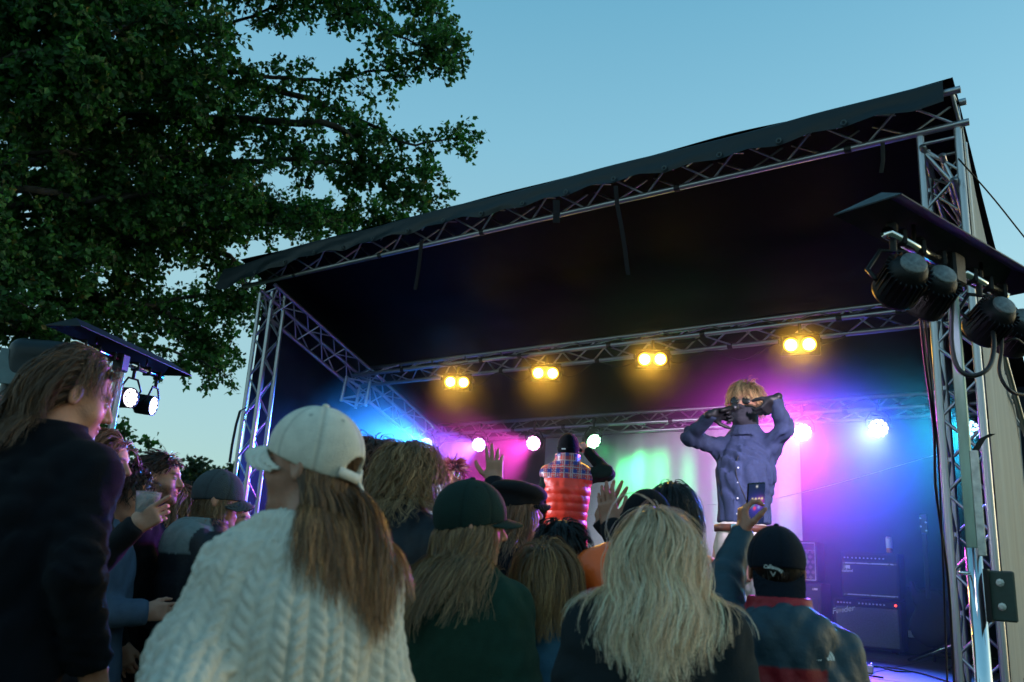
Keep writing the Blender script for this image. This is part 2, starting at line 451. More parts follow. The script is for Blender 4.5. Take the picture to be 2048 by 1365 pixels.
# ------------------------------------------------------------------ smoke filling the stage
V = np.array([[x, y, z] for x in (-8.36, -1.10) for y, zt in ((6.90, 4.38), (9.38, 3.42)) for z in (DECK + 0.02, zt)])
F = [[0, 1, 3, 2], [4, 6, 7, 5], [0, 4, 5, 1], [2, 3, 7, 6], [0, 2, 6, 4], [1, 5, 7, 3]]
sm = bpy.data.materials.new('stage_smoke'); sm.use_nodes = True
sm.node_tree.nodes.clear()
so = sm.node_tree.nodes.new('ShaderNodeOutputMaterial'); sv = sm.node_tree.nodes.new('ShaderNodeVolumePrincipled')
sv.inputs['Color'].default_value = (0.9, 0.9, 0.9, 1); sv.inputs['Density'].default_value = 0.065; sv.inputs['Anisotropy'].default_value = 0.5
sm.node_tree.links.new(sv.outputs[0], so.inputs['Volume'])
obj('smoke', mesh_np('smoke', V, np.array(F), sm, False), None, None, 'thin theatrical smoke glowing in the lamp beams under the stage roof', 'smoke', None, 'stuff')

# ------------------------------------------------------------------ lamps
def spot(parent, loc, aim, col, watts, deg, blend=0.6, rad=0.05):
    d = bpy.data.lights.new('spot_lamp', 'SPOT')
    d.energy = watts; d.color = col; d.spot_size = math.radians(deg); d.spot_blend = blend; d.shadow_soft_size = rad
    o = bpy.data.objects.new('spot_lamp', d)
    o.location = Vector(loc) - parent.location
    o.rotation_euler = (-Vector(aim)).to_track_quat('Z', 'Y').to_euler()
    return link(o, parent)
YEL = (1.0, 0.50, 0.05)
M['lamp_yellow'] = emat('lit_amber_lamp', (1.0, 0.68, 0.10), 12)
M['lamp_reflector_glow'] = emat('amber_reflector_glow', (1.0, 0.36, 0.01), 1.6)  # self-glowing rim ring, imitates the yellow halo round each lamp
def blinder(px, label):
    c = at_y(px[0], px[1], 7.52)
    aim = CAM_LOC + np.array([0, 0, 0.7]) - c; aim = aim / np.linalg.norm(aim)
    aim = aim * 0.8 + np.array([0, -1, 0]) * 0.2; aim /= np.linalg.norm(aim)
    R = frame(aim)
    root = empty('blinder_light', c, label, 'stage light', 'yellow lamp pairs on the middle truss')
    h = MB().box((0, 0, -0.06), (0.34, 0.19, 0.10), bev=0.012)
    h.v = [v @ R.T for v in h.v]; h.build('housing', M['black'], root)
    for s in (-1, 1):
        r_ = MB().lathe([(0.070, -0.012), (0.074, 0.004), (0.066, 0.008), (0.062, 0.0)], 24, mat4(R, R @ np.array([s * 0.078, 0, 0]))); r_.build('bezel', M['black'], root, True)
        MB().lathe([(0.050, 0.002), (0.067, 0.007)], 24, mat4(R, R @ np.array([s * 0.078, 0, 0.004]))).build('reflector_glow', M['lamp_reflector_glow'], root, True)
        l_ = MB().lathe([(0.0, 0.016), (0.03, 0.014), (0.052, 0.010), (0.056, 0.002)], 24, mat4(R, R @ np.array([s * 0.078, 0, 0]))); l_.build('lamp', M['lamp_yellow'], root, True)
        k = MB().box(R @ np.array([s * 0.18, 0.03, -0.06]), (0.012, 0.04, 0.2), R); k.build('yoke', M['black'], root)
    MB().cyl(R @ np.array([0, 0.09, -0.05]), R @ np.array([0, 0.20, -0.05]), 0.015).build('clamp', M['black'], root)
    for s in (-1, 1): MB().box(R @ np.array([s * 0.0, s * 0.10, 0.01]), (0.34, 0.006, 0.06), R).build('barn_door', M['black'], root)
    spot(root, c + aim * 0.06, aim + np.array([0, 0, -0.22]), YEL, 70, 64, 0.8, 0.07)
blinder((914, 765), 'leftmost pair of glowing yellow lamps on the middle truss')
blinder((1091, 747), 'second pair of glowing yellow lamps from the left on the middle truss')
blinder((1305, 719), 'third pair of glowing yellow lamps, above and left of the denim shirt singer')
blinder((1600, 690), 'rightmost and largest pair of glowing yellow lamps on the middle truss')

def par_parts(root, R, r=0.105, lit=None, ringed=True, leds=True):
    """R: +Z is the beam direction; parts are built around the root's origin"""
    hb = MB().lathe([(0.0, -0.17), (r * 0.55, -0.165), (r * 0.75, -0.14), (r * 0.95, -0.08), (r, -0.01), (r * 1.03, 0.0), (r * 1.03, 0.012), (r * 0.93, 0.012), (r * 0.93, -0.01)], 28, mat4(R, (0, 0, 0)))
    hb.build('housing', M['black'], root, True)
    fb = MB()
    for k in range(26):
        a = k / 26 * 2 * math.pi
        Rk = R @ np.array([[math.cos(a), -math.sin(a), 0], [math.sin(a), math.cos(a), 0], [0, 0, 1]])
        fb.box(Rk @ np.array([r * 0.94, 0, -0.075]), (r * 0.16, 0.004, 0.11), Rk)
    fb.build('cooling_fins', M['black'], root)
    pl = MB().lathe([(0.0, -0.176), (r * 0.52, -0.174), (r * 0.56, -0.17), (r * 0.56, -0.16)], 24, mat4(R, (0, 0, 0))); pl.build('rear_plate', M['parplate'], root, True)
    yk = MB()
    up = np.array([0, 0, 1.0]); side = R[:, 0] - up * np.dot(R[:, 0], up); side /= np.linalg.norm(side)
    pts = [side * (r + 0.012) + R @ np.array([0, 0, -0.06]), side * (r + 0.02) + up * (r * 0.9), side * (r * 0.6) + up * (r + 0.075), -side * (r * 0.6) + up * (r + 0.075), -side * (r + 0.02) + up * (r * 0.9), -side * (r + 0.012) + R @ np.array([0, 0, -0.06])]
    yk.tube(pts, 0.009, 6); yk.build('yoke', M['black'], root, True)
    ck = MB().cyl(up * (r + 0.07), up * (r + 0.16), 0.014).box(up * (r + 0.17), (0.04, 0.05, 0.05), bev=0.008); ck.build('clamp', M['black'], root)
    bk = MB().lathe([(r * 0.93, -0.005), (0.0, -0.005)], 24, mat4(R, (0, 0, 0))); bk.build('lens_plate', M['blackgloss'], root, True)
    if leds:
        led = None
        for ring, n in ((0.0, 1), (0.40, 5), (0.76, 11)):
            for k in range(n):
                
                a = k / n * 2 * math.pi
                if led is None:
                    led = MB().lathe([(0.0, 0.010), (r * 0.11, 0.008), (r * 0.19, 0.0), (r * 0.19, -0.008)], 10).mesh('led', lit or M['ledoff'], True)
                o = obj('led', led, root); p = R @ np.array([r * ring * math.cos(a), r * ring * math.sin(a), 0.004])
                o.matrix_local = Matrix(mat4(R, p).tolist())
M['parplate'] = pmat('par_rear_plate', (0.16, 0.17, 0.17), 0.5, 0.3, 0.5, 60, 0.1, 90)
M['ledoff'] = pmat('led_lens', (0.3, 0.3, 0.32), 0.1, 0, 0.1)
PARS = [((852, 890), (0.01, 0.26, 1.0), 'cyan blue lamp half hidden behind the curly haired man', 2.6),
        ((958, 890), (0.22, 0.08, 1.0), 'violet white round lamp beside the raised hand', 1.3),
        ((1067, 887), (0.95, 0.06, 0.62), 'pink round lamp just left of the performer in the red vest', 0.42),
        ((1187, 883), (0.03, 0.9, 0.22), 'green round lamp just right of the performer in the red vest', 0.11),
        ((1605, 865), (0.92, 0.08, 0.80), 'large magenta round lamp beside the denim shirt singer', 0.8),
        ((1757, 857), (0.05, 0.07, 1.0), 'blue white round lamp at the right of the rear truss', 1.55),
        ((1938, 860), (0.02, 0.45, 0.8), 'cyan lamp glinting behind the right truss tower', 0.3)]
for k, (px, colr, label, pw) in enumerate(PARS):
    c = at_y(px[0], px[1], 9.12)
    aim = np.array([-0.10, -1.0, -0.42])
    if k == 4: aim = np.array([0.04, -1.0, -0.33])
    if k == 3: aim = np.array([0.55, 0.22, -0.50])
    if k in (0, 6): aim = np.array([0.25 if k == 0 else -0.3, -1.0, -0.35])
    cd = CAM_LOC - c; cd /= np.linalg.norm(cd); cd[2] *= 0.6
    face = aim / np.linalg.norm(aim) * 0.45 + cd * 0.55
    root = empty('par_light', c, label, 'stage light', 'round coloured lamps along the rear truss')
    R = frame(face)
    lm = emat('lit_led', tuple(0.28 + 0.72 * np.array(colr)), 7 if k != 6 else 2)
    par_parts(root, R, 0.10, lm)
    spot(root, c + R[:, 2] * 0.05, aim, colr, 620 * pw, 84 if k == 3 else 70, 0.9, 0.05)

# ------------------------------------------------------------------ lighting stands with rain covers
def tbar(L, Rr, z, mast, label, mats, cover_rise=0.09, sgn=1, mast_low=1.60):
    L = np.array([*L, z]); Rr = np.array([*Rr, z]); mid = (L + Rr) / 2
    u = (Rr - L); ln = np.linalg.norm(u); u /= ln; n = np.array([u[1], -u[0], 0])
    root = empty('lighting_stand', (mast[0], mast[1], 0), label, 'light stand')
    off = -root.location
    def B(mb, name, mat, smooth=False):
        o = mb.build(name, mat, root, smooth); o.location = off; return o
    B(MB().cyl(L + u * 0.02, L + u * (ln * 0.46), 0.025, n=16), 'crossbar', M['chrome'], True)
    B(MB().cyl(Rr - u * (ln * 0.40), Rr - u * 0.02, 0.025, n=16), 'crossbar', M['chrome'], True)
    for t in (0.1, 0.24, 0.4, 0.66, 0.8, 0.93):
        B(MB().box(L + u * ln * t + np.array([0, 0, 0.0]), (0.02, 0.075, 0.075), np.stack([u, n, [0, 0, 1]], 1), 0.01), 'clip', M['black'])
    B(MB().box(mid + np.array([0, 0, -0.02]), (0.10, 0.09, 0.14), np.stack([u, n, [0, 0, 1]], 1), 0.01), 'bracket', M['black'])
    # rain cover: a shallow folded gable with closed ends
    a, b = L - u * 0.12 + np.array([0, 0, 0.07]), Rr + u * 0.22 + np.array([0, 0, 0.07])
    w = 0.14
    a0, a1, b0, b1 = a - n * w, a + n * w, b - n * w, b + n * w
    ra, rb = a + u * 0.12 + np.array([0, 0, cover_rise]), b - u * 0.12 + np.array([0, 0, cover_rise])
    t_ = np.array([0, 0, 0.006])
    V = [a0, a1, b1, b0, ra, rb]; V = V + [v + t_ for v in V]
    V = np.array(V)
    f3 = [[6, 7, 10], [8, 9, 11], [0, 4, 1], [2, 5, 3]]
    f4 = [[7, 8, 11, 10], [9, 6, 10, 11], [1, 4, 5, 2], [3, 5, 4, 0], [0, 1, 7, 6], [1, 2, 8, 7], [2, 3, 9, 8], [3, 0, 6, 9]]
    B(MB().add(V, np.array(f4)).add(V, np.array(f3)), 'rain_cover', M['black'])
    for t in (0.22, 0.78):
        B(MB().cyl(L + u * ln * t, L + u * ln * t + np.array([0, 0, 0.10]), 0.008), 'cover_strut', M['black'])
    mx, my = mast
    B(MB().box((mx, my, (z + mast_low) / 2 - 0.03), (0.042, 0.042, z - mast_low - 0.06), bev=0.004), 'mast', mats[0])
    B(MB().cyl((mx, my, 0.0), (mx, my, mast_low), 0.031, n=20), 'outer_tube', mats[1], True)
    B(MB().box((mx + 0.035, my - 0.02, mast_low + 0.18), (0.03, 0.012, 0.42), bev=0.003), 'guide_strip', M['palepaint'])
    pb = B(MB().box((mx + 0.09, my - 0.03, mast_low - 0.18), (0.10, 0.012, 0.19), bev=0.012), 'winch_plate', M['greenpaint'])
    B(MB().box((mx + 0.045, my - 0.03, mast_low - 0.18), (0.02, 0.06, 0.20), bev=0.003), 'winch_bracket', M['black'])
    for dz in (-0.13, -0.22):
        B(MB().lathe([(0.0, 0.014), (0.008, 0.014), (0.009, 0.004), (0.015, 0.003), (0.015, 0.0)], 8, mat4(frame((0, -1, 0)), (mx + 0.09, my - 0.037, mast_low + dz))), 'bolt', M['steel'])
    B(MB().tube([(mx, my, mast_low - 0.1), (mx - 0.03, my - 0.05, mast_low - 0.1), (mx - 0.05, my - 0.05, mast_low - 0.1)], 0.008), 'lock_pin', M['chrome'], True)
    for k in range(4):
        a_ = k * math.pi / 2 + 0.5
        B(MB().cyl((mx, my, 0.35), (mx + 0.5 * math.cos(a_), my + 0.5 * math.sin(a_), 0.03), 0.018), 'leg', M['black'], True)
    return L, u, n, ln
M['palepaint'] = pmat('chipped_white_paint', (0.62, 0.62, 0.55), 0.5, 0, 0.35, 30, 0.2, 60)
M['greenpaint'] = pmat('dark_green_paint', (0.02, 0.045, 0.035), 0.5, 0, 0.3, 25, 0.1, 60)
M['mastpaint'] = pmat('worn_green_mast', (0.20, 0.27, 0.22), 0.42, 0.6, 0.6, 12, 0.2, 60, stretch=(1, 1, 0.2))
def par_on_bar(c, aim, label, grp, r=0.115, lit=None):
    root = empty('par_light', c, label, 'stage light', grp)
    par_parts(root, frame(aim), r, lit, leds=True)
    return root
Lb, ub, nb, lb = tbar((-0.70, 3.36), (-0.40, 4.40), 2.78, (-0.56, 3.95), 'lighting stand with black rain cover in front of the right tower', (M['mastpaint'], M['chrome']))
GR = 'round lamps on the right lighting stand'
WASH = [(0.06, (-0.55, 0.75, -0.32), 'big round lamp seen from behind at the left end of the right light bar', (0.95, 0.82, 1.0), 100),
        (0.26, (-0.62, 0.70, -0.45), 'round lamp second from left on the right light bar, half behind its neighbour', (0.45, 0.35, 1.0), 50),
        (0.74, (-0.60, 0.65, -0.40), 'ribbed round lamp third along the right light bar', (0.9, 0.3, 0.9), 50),
        (0.97, (-0.55, 0.7, -0.45), 'round lamp against the sky at the right end of the light bar', (0.4, 0.4, 1.0), 50)]
for t, aim, label, colr, pw in WASH:
    c = Lb + ub * lb * t + np.array([0, 0, -0.23])
    r_ = par_on_bar(c, aim, label, GR, 0.088, emat('lit_led', tuple(0.3 + 0.7 * np.array(colr)), 6))
    R = frame(aim); spot(r_, c + R[:, 2] * 0.05, aim, colr, pw, 40, 0.6, 0.06)
Lb2, ub2, nb2, lb2 = tbar((-6.15, 2.95), (-6.72, 4.05), 2.84, (-6.44, 3.52), 'far lighting stand with black rain cover under the tree', (M['steel'], M['steel']))
GL = 'round lamps on the left lighting stand'
for t, aim, label in [(0.66, (4.7, 1.15, -0.25), 'lit white round lamp nearer the mast of the far lighting stand'), (0.93, (2.9, 2.0, -0.35), 'lit white round lamp at the outer end of the far lighting stand'), (0.12, (2.2, 6.2, -0.75), 'round lamp on the far lighting stand hidden by the long haired man')]:
    c = Lb2 + ub2 * lb2 * t + np.array([0, 0, -0.26])
    r_ = par_on_bar(c, aim, label, GL, 0.082, emat('lit_led', (0.95, 0.88, 1.0), 1.6))
    R = frame(aim); spot(r_, c + R[:, 2] * 0.05, aim, (0.84, 0.82, 1.0), 60 if t == 0.66 else 230 if t == 0.93 else 420, 26 if t != 0.12 else 32, 0.6, 0.05)
# ================================================================== SIGNED-DISTANCE MODELLING
def surface_nets(vol, lo, h):
    s = vol < 0
    nx, ny, nz = vol.shape
    c = np.zeros((nx - 1, ny - 1, nz - 1), np.uint8)
    for dx in (0, 1):
        for dy in (0, 1):
            for dz in (0, 1):
                c += s[dx:nx - 1 + dx, dy:ny - 1 + dy, dz:nz - 1 + dz]
    act = (c > 0) & (c < 8)
    I, J, K = np.nonzero(act)
    idx = np.full(act.shape, -1, np.int32); idx[I, J, K] = np.arange(len(I))
    acc = np.zeros((len(I), 3)); cnt = np.zeros(len(I))
    cor = np.array([[0, 0, 0], [1, 0, 0], [0, 1, 0], [1, 1, 0], [0, 0, 1], [1, 0, 1], [0, 1, 1], [1, 1, 1]])
    vals = [vol[I + a, J + b, K + d] for a, b, d in cor]
    for a, b in ((0, 1), (2, 3), (4, 5), (6, 7), (0, 2), (1, 3), (4, 6), (5, 7), (0, 4), (1, 5), (2, 6), (3, 7)):
        va, vb = vals[a], vals[b]
        m = (va < 0) != (vb < 0)
        t = np.where(m, va / np.where(m, va - vb, 1), 0)
        acc += np.where(m[:, None], cor[a] + t[:, None] * (cor[b] - cor[a]), 0); cnt += m
    P = acc / cnt[:, None] + np.stack([I, J, K], 1)
    V = lo + P * h
    quads = []
    for ax in range(3):
        sl0 = [slice(1, None)] * 3; 
        A = [slice(1, n - 1) for n in vol.shape]; A[ax] = slice(0, vol.shape[ax] - 1)
        B = list(A); B[ax] = slice(1, vol.shape[ax])
        sa, sb = s[tuple(A)], s[tuple(B)]
        for flip in (False, True):
            m = (sa & ~sb) if not flip else (~sa & sb)
            p = np.stack(np.nonzero(m), 1)
            if not len(p): continue
            o1, o2 = (ax + 1) % 3, (ax + 2) % 3
            q = p.copy(); q[:, [i for i in range(3) if i != ax]] += 1
            def at(d1, d2):
                r = q.copy(); r[:, o1] -= d1; r[:, o2] -= d2
                return idx[r[:, 0], r[:, 1], r[:, 2]]
            quad = np.stack([at(1, 1), at(0, 1), at(0, 0), at(1, 0)], 1)
            if flip: quad = quad[:, ::-1]
            quads.append(quad)
    Q = np.concatenate(quads)
    Q = Q[(Q >= 0).all(1)]
    return V, Q
def mesh_sdf(f, lo, hi, h, B=6, margin=1.35):
    lo = np.array(lo, float); hi = np.array(hi, float)
    nb = np.ceil((hi - lo) / (h * B)).astype(int)
    g = [np.arange(n) for n in nb]
    bi = np.stack(np.meshgrid(*g, indexing='ij'), -1).reshape(-1, 3)
    cen = lo + (bi * B + (B - 1) / 2) * h
    dc = f(cen)
    a = np.abs(dc) < margin * B * h * 0.87 + 0.004
    vol = np.repeat(np.repeat(np.repeat(dc.reshape(nb), B, 0), B, 1), B, 2).astype(np.float32)
    off = np.stack(np.meshgrid(*[np.arange(B)] * 3, indexing='ij'), -1).reshape(-1, 3)
    ab = bi[a]
    gi = (ab[:, None, :] * B + off[None]).reshape(-1, 3)
    d = np.concatenate([f(lo + c * h) for c in np.array_split(gi, max(1, len(gi) // 200000))])
    vol[gi[:, 0], gi[:, 1], gi[:, 2]] = d
    return surface_nets(vol, lo, h)
def lap(V, Q, it=1, lam=0.5):
    """light smoothing"""
    for _ in range(it):
        S = np.zeros_like(V); n = np.zeros(len(V))
        for a in range(4):
            for b in (1, 3):
                np.add.at(S, Q[:, a], V[Q[:, (a + b) % 4]]); np.add.at(n, Q[:, a], 1)
        V = V + lam * (S / np.maximum(n, 1)[:, None] - V)
    return V
def smin(a, b, k):
    hh = np.clip(0.5 + 0.5 * (b - a) / k, 0, 1)
    return b + (a - b) * hh - k * hh * (1 - hh)
def smax(a, b, k): return -smin(-a, -b, k)
def cap(P, a, b, r0, r1=None, sq=None):
    r1 = r0 if r1 is None else r1
    a = np.asarray(a, float); b = np.asarray(b, float)
    ab = b - a; pa = P - a
    t = np.clip(pa @ ab / (ab @ ab + 1e-12), 0, 1)
    return np.linalg.norm(pa - t[:, None] * ab, axis=1) - (r0 + (r1 - r0) * t)
def ell(P, c, r, R=None):
    q = P - np.asarray(c, float)
    if R is not None: q = q @ R
    r = np.asarray(r, float)
    k0 = np.linalg.norm(q / r, axis=1); k1 = np.linalg.norm(q / (r * r), axis=1)
    return k0 * (k0 - 1) / np.maximum(k1, 1e-9)
def sph(P, c, r): return np.linalg.norm(P - np.asarray(c, float), axis=1) - r
def rbox(P, c, hs, r, R=None):
    q = P - np.asarray(c, float)
    if R is not None: q = q @ R
    q = np.abs(q) - (np.asarray(hs, float) - r)
    return np.linalg.norm(np.maximum(q, 0), axis=1) + np.minimum(q.max(1), 0) - r
def rotz(a): c, s = math.cos(a), math.sin(a); return np.array([[c, -s, 0], [s, c, 0], [0, 0, 1.0]])
def rotx(a): c, s = math.cos(a), math.sin(a); return np.array([[1.0, 0, 0], [0, c, -s], [0, s, c]])
def roty(a): c, s = math.cos(a), math.sin(a); return np.array([[c, 0, s], [0, 1.0, 0], [-s, 0, c]])
class Waves:
    """a few ridged, warped sine trains under slowly varying masks: cloth folds"""
    def __init__(s, seed, n=6, lo=22, hi=60, stretch=(1, 1, 0.5)):
        r = np.random.default_rng(seed); n = min(n, 6)
        d = r.normal(size=(n, 3)) * np.array(stretch); d /= np.linalg.norm(d, axis=1)[:, None]
        s.k = d * r.uniform(lo, hi, n)[:, None]; s.p = r.uniform(0, 6.28, n); s.a = 0.72 ** np.arange(n)
        s.m = r.normal(size=(n, 3)) * 7; s.q = r.uniform(0, 6.28, n)
    def __call__(s, P):
        w = P + 0.03 * np.sin(P[:, [1, 2, 0]] * 9 + s.p[:3]) + 0.012 * np.sin(P[:, [2, 0, 1]] * 27 + s.q[:3])
        o = 0
        for k, p, a, m, q in zip(s.k, s.p, s.a, s.m, s.q):
            v = np.abs(np.sin(w @ k + p)); o = o + a * (0.55 - v) * (0.5 + 0.5 * np.sin(P @ m + q))
        return o

# ================================================================== PEOPLE
M['skin'] = pmat('skin', (1, 1, 1), 0.5, 0, 0.10, 40, 0.12, 160, spec=0.4, attr='Col')
M['skin'].node_tree.nodes['Principled BSDF'].inputs['Subsurface Weight'].default_value = 0.12
M['skin'].node_tree.nodes['Principled BSDF'].inputs['Subsurface Radius'].default_value = (0.012, 0.004, 0.002)
M['cloth'] = pmat('woven_cloth', (1, 1, 1), 0.9, 0, 0.14, 30, 0.35, 260, spec=0.15, attr='Col', sheen=0.02)
M['shell'] = pmat('jacket_shell', (1, 1, 1), 0.55, 0, 0.14, 22, 0.25, 60, spec=0.35, attr='Col')
M['knit'] = pmat('wool_knit', (1, 1, 1), 0.95, 0, 0.12, 40, 0.5, 330, spec=0.08, attr='Col', sheen=0.03)
M['puffer'] = pmat('quilted_nylon', (1, 1, 1), 0.38, 0, 0.08, 20, 0.2, 70, spec=0.5, attr='Col')
M['sequin'] = pmat('sequins', (0.75, 0.75, 0.8), 0.25, 0.9, 0.6, 140, 0.9, 150)
def hairmat():
    m, nt, b = nodes('hair')
    N, L = nt.nodes, nt.links
    a = N.new('ShaderNodeAttribute'); a.attribute_name = 'Col'
    L.new(a.outputs['Color'], b.inputs['Base Color'])
    b.inputs['Roughness'].default_value = 0.42
    b.inputs['Specular IOR Level'].default_value = 0.45
    tr = N.new('ShaderNodeBsdfTranslucent'); L.new(a.outputs['Color'], tr.inputs[0])
    mx = N.new('ShaderNodeMixShader'); mx.inputs[0].default_value = 0.25
    L.new(b.outputs[0], mx.inputs[1]); L.new(tr.outputs[0], mx.inputs[2])
    L.new(mx.outputs[0], N['Material Output'].inputs[0])
    return m
M['hair'] = hairmat()

SKULL_C, SKULL_R = np.array([0, -0.012, 0.03]), np.array([0.076, 0.098, 0.095])
def head_sdf(P, fem=False, jaw=1.0):
    d = ell(P, SKULL_C, SKULL_R)
    d = smin(d, ell(P, (0, 0.028, -0.03), (0.061 if not fem else 0.057, 0.064, 0.098)), 0.03)
    d = smin(d, ell(P, (0, 0.042, -0.085), (0.046 * jaw, 0.042, 0.036)), 0.03)
    Q = P.copy(); Q[:, 0] = np.abs(Q[:, 0])
    d = smin(d, sph(Q, (0.038, 0.056, -0.035), 0.027), 0.025)
    d = smin(d, cap(Q, (0.0, 0.083, 0.026), (0.034, 0.077, 0.026), 0.013 if not fem else 0.010), 0.014)
    d = smax(d, -sph(Q, (0.032, 0.102, 0.004), 0.019), 0.014)
    d = np.minimum(d, ell(Q, (0.031, 0.079, 0.004), (0.015, 0.012, 0.0085)))
    d = smin(d, cap(P, (0, 0.086, 0.016), (0, 0.110, -0.026), 0.0075, 0.0125), 0.010)
    d = smin(d, sph(Q, (0.011, 0.098, -0.032), 0.0085), 0.006)
    d = smin(d, ell(P, (0, 0.090, -0.059), (0.023, 0.011, 0.0065)), 0.006)
    d = smin(d, ell(P, (0, 0.088, -0.071), (0.020, 0.012, 0.0075)), 0.006)
    d = smax(d, -ell(P, (0, 0.103, -0.0645), (0.024, 0.010, 0.0016)), 0.004)
    d = smin(d, sph(P, (0, 0.078, -0.102), 0.018), 0.022)
    Re = rotz(0.25)
    e = ell(Q, (0.080, -0.010, -0.004), (0.009, 0.019, 0.031), Re)
    e = smax(e, -ell(Q, (0.090, -0.004, 0.0), (0.008, 0.011, 0.020), Re), 0.006)
    d = smin(d, e, 0.006)
    return d
def head_col(P, skin, hair, lips=0.35, brow=1.0, beard=0.0, seed=0):
    Q = P.copy(); Q[:, 0] = np.abs(Q[:, 0])
    skin = np.array(skin); c = np.tile(skin, (len(P), 1))
    def mixin(w, col):
        w = np.clip(w, 0, 1)[:, None]; return c * (1 - w) + np.array(col) * w
    front = np.clip((P[:, 1] - 0.04) / 0.02, 0, 1)
    ck = np.exp(-((Q - [0.042, 0.07, -0.035]) ** 2).sum(1) / 0.022 ** 2) * 0.35
    c = mixin(ck, skin * [1.15, 0.72, 0.68])
    ns = np.exp(-((Q - [0.0, 0.115, -0.03]) ** 2).sum(1) / 0.014 ** 2) * 0.35
    c = mixin(ns, skin * [1.15, 0.75, 0.7])
    if beard > 0:
        z = P[:, 2]
        jawm = np.clip((-0.028 - z + 0.25 * (0.09 - P[:, 1]) * 0.4) / 0.02, 0, 1) * np.clip((P[:, 1] + 0.0) / 0.02, 0, 1) * (z > -0.14)
        stub = 0.7 + 0.3 * np.sin(P[:, 0] * 1900 + P[:, 2] * 1700)
        c = mixin(jawm * beard * stub, np.array(hair) * 0.9)
    lp = np.clip(1.2 - np.sqrt((P[:, 0] / 0.024) ** 2 + ((P[:, 2] + 0.065) / 0.013) ** 2), 0, 0.3) / 0.3 * front
    c = mixin(lp * lips * 2, skin * [1.0, 0.5, 0.5])
    br = np.clip(1.3 - np.sqrt(((Q[:, 0] - 0.034) / 0.021) ** 2 + ((P[:, 2] - 0.027 + (Q[:, 0] - 0.034) ** 2 * 8) / 0.005) ** 2), 0, 0.5) / 0.5 * front
    c = mixin(br * brow * 0.8, np.array(hair) * 0.6)
    ex = np.sqrt(((Q[:, 0] - 0.031) / 0.0135) ** 2 + ((P[:, 2] - 0.004) / 0.0060) ** 2)
    on = (P[:, 1] > 0.078)
    c = mixin((ex < 1) * on * 1.0, [0.55, 0.53, 0.5])
    ir = np.sqrt((Q[:, 0] - 0.031) ** 2 + (P[:, 2] - 0.004) ** 2)
    c = mixin((ir < 0.0062) * (ex < 1.0) * on * 1.0, [0.05, 0.06, 0.06])
    c = mixin(((ex > 0.9) & (ex < 1.25) & (P[:, 2] > 0.005)) * on * 0.8, [0.03, 0.02, 0.015])
    return np.clip(c, 0.002, 1)
def hand_sdf(P, curl, spread=0.12, thumb=(0.5, 0.2), point=False):
    """palm along +Y from the wrist, palm faces +Z, thumb on +X; curl: 4 finger curls (rad)"""
    d = rbox(P, (0, 0.047, 0), (0.039, 0.046, 0.0125), 0.012)
    d = smin(d, cap(P, (0.022, 0.015, 0.006), (0.030, 0.045, 0.008), 0.017, 0.012), 0.014)
    d = smin(d, cap(P, (0, -0.022, 0), (0, 0.01, 0), 0.024, 0.026), 0.02)
    L = [0.068, 0.078, 0.072, 0.056]; X = [0.029, 0.010, -0.010, -0.028]; Yb = [0.090, 0.094, 0.090, 0.082]; Rr = [0.0088, 0.009, 0.0086, 0.0076]
    for i in range(4):
        a = curl[i]; p = np.array([X[i], Yb[i] - 0.008, 0.0]); sp = -(X[i]) / 0.03 * -spread
        ph = 0.0
        for s, (fr, cu) in enumerate(((0.48, 0.9), (0.29, 1.1), (0.23, 0.7))):
            ph += a * cu
            dirv = np.array([math.sin(sp) * math.cos(ph), math.cos(sp) * math.cos(ph), math.sin(ph)])
            q = p + dirv * L[i] * fr * (1.12 if s == 0 else 1)
            d = smin(d, cap(P, p, q, Rr[i] * (1.06 - 0.1 * s), Rr[i] * (0.98 - 0.1 * s)), 0.004)
            p = q
    out, opp = thumb
    p = np.array([0.026, 0.018, 0.006])
    d1 = np.array([math.sin(out + 0.25), math.cos(out + 0.25) , math.sin(opp)]); d1 /= np.linalg.norm(d1)
    q = p + d1 * 0.042; d = smin(d, cap(P, p, q, 0.014, 0.0105), 0.010)
    d2 = np.array([math.sin(out - 0.15), math.cos(out - 0.15), math.sin(opp * 1.4)]); d2 /= np.linalg.norm(d2)
    q2 = q + d2 * 0.033; d = smin(d, cap(P, q, q2, 0.0105, 0.0095), 0.004)
    d3 = np.array([math.sin(out - 0.35), math.cos(out - 0.35), math.sin(opp * 1.5)]); d3 /= np.linalg.norm(d3)
    d = smin(d, cap(P, q2, q2 + d3 * 0.024, 0.0092, 0.0075), 0.004)
    return d
def hand_mesh(curl, spread=0.12, thumb=(0.5, 0.2), h=0.0032):
    V, Q = mesh_sdf(lambda P: hand_sdf(P, curl, spread, thumb), (-0.075, -0.08, -0.05), (0.11, 0.20, 0.11), h)
    return V, Q
HAIRPLANE = (-0.6, 0.8, -0.012)
class Joint: pass
HEAD_AZ = math.radians(-36.5)
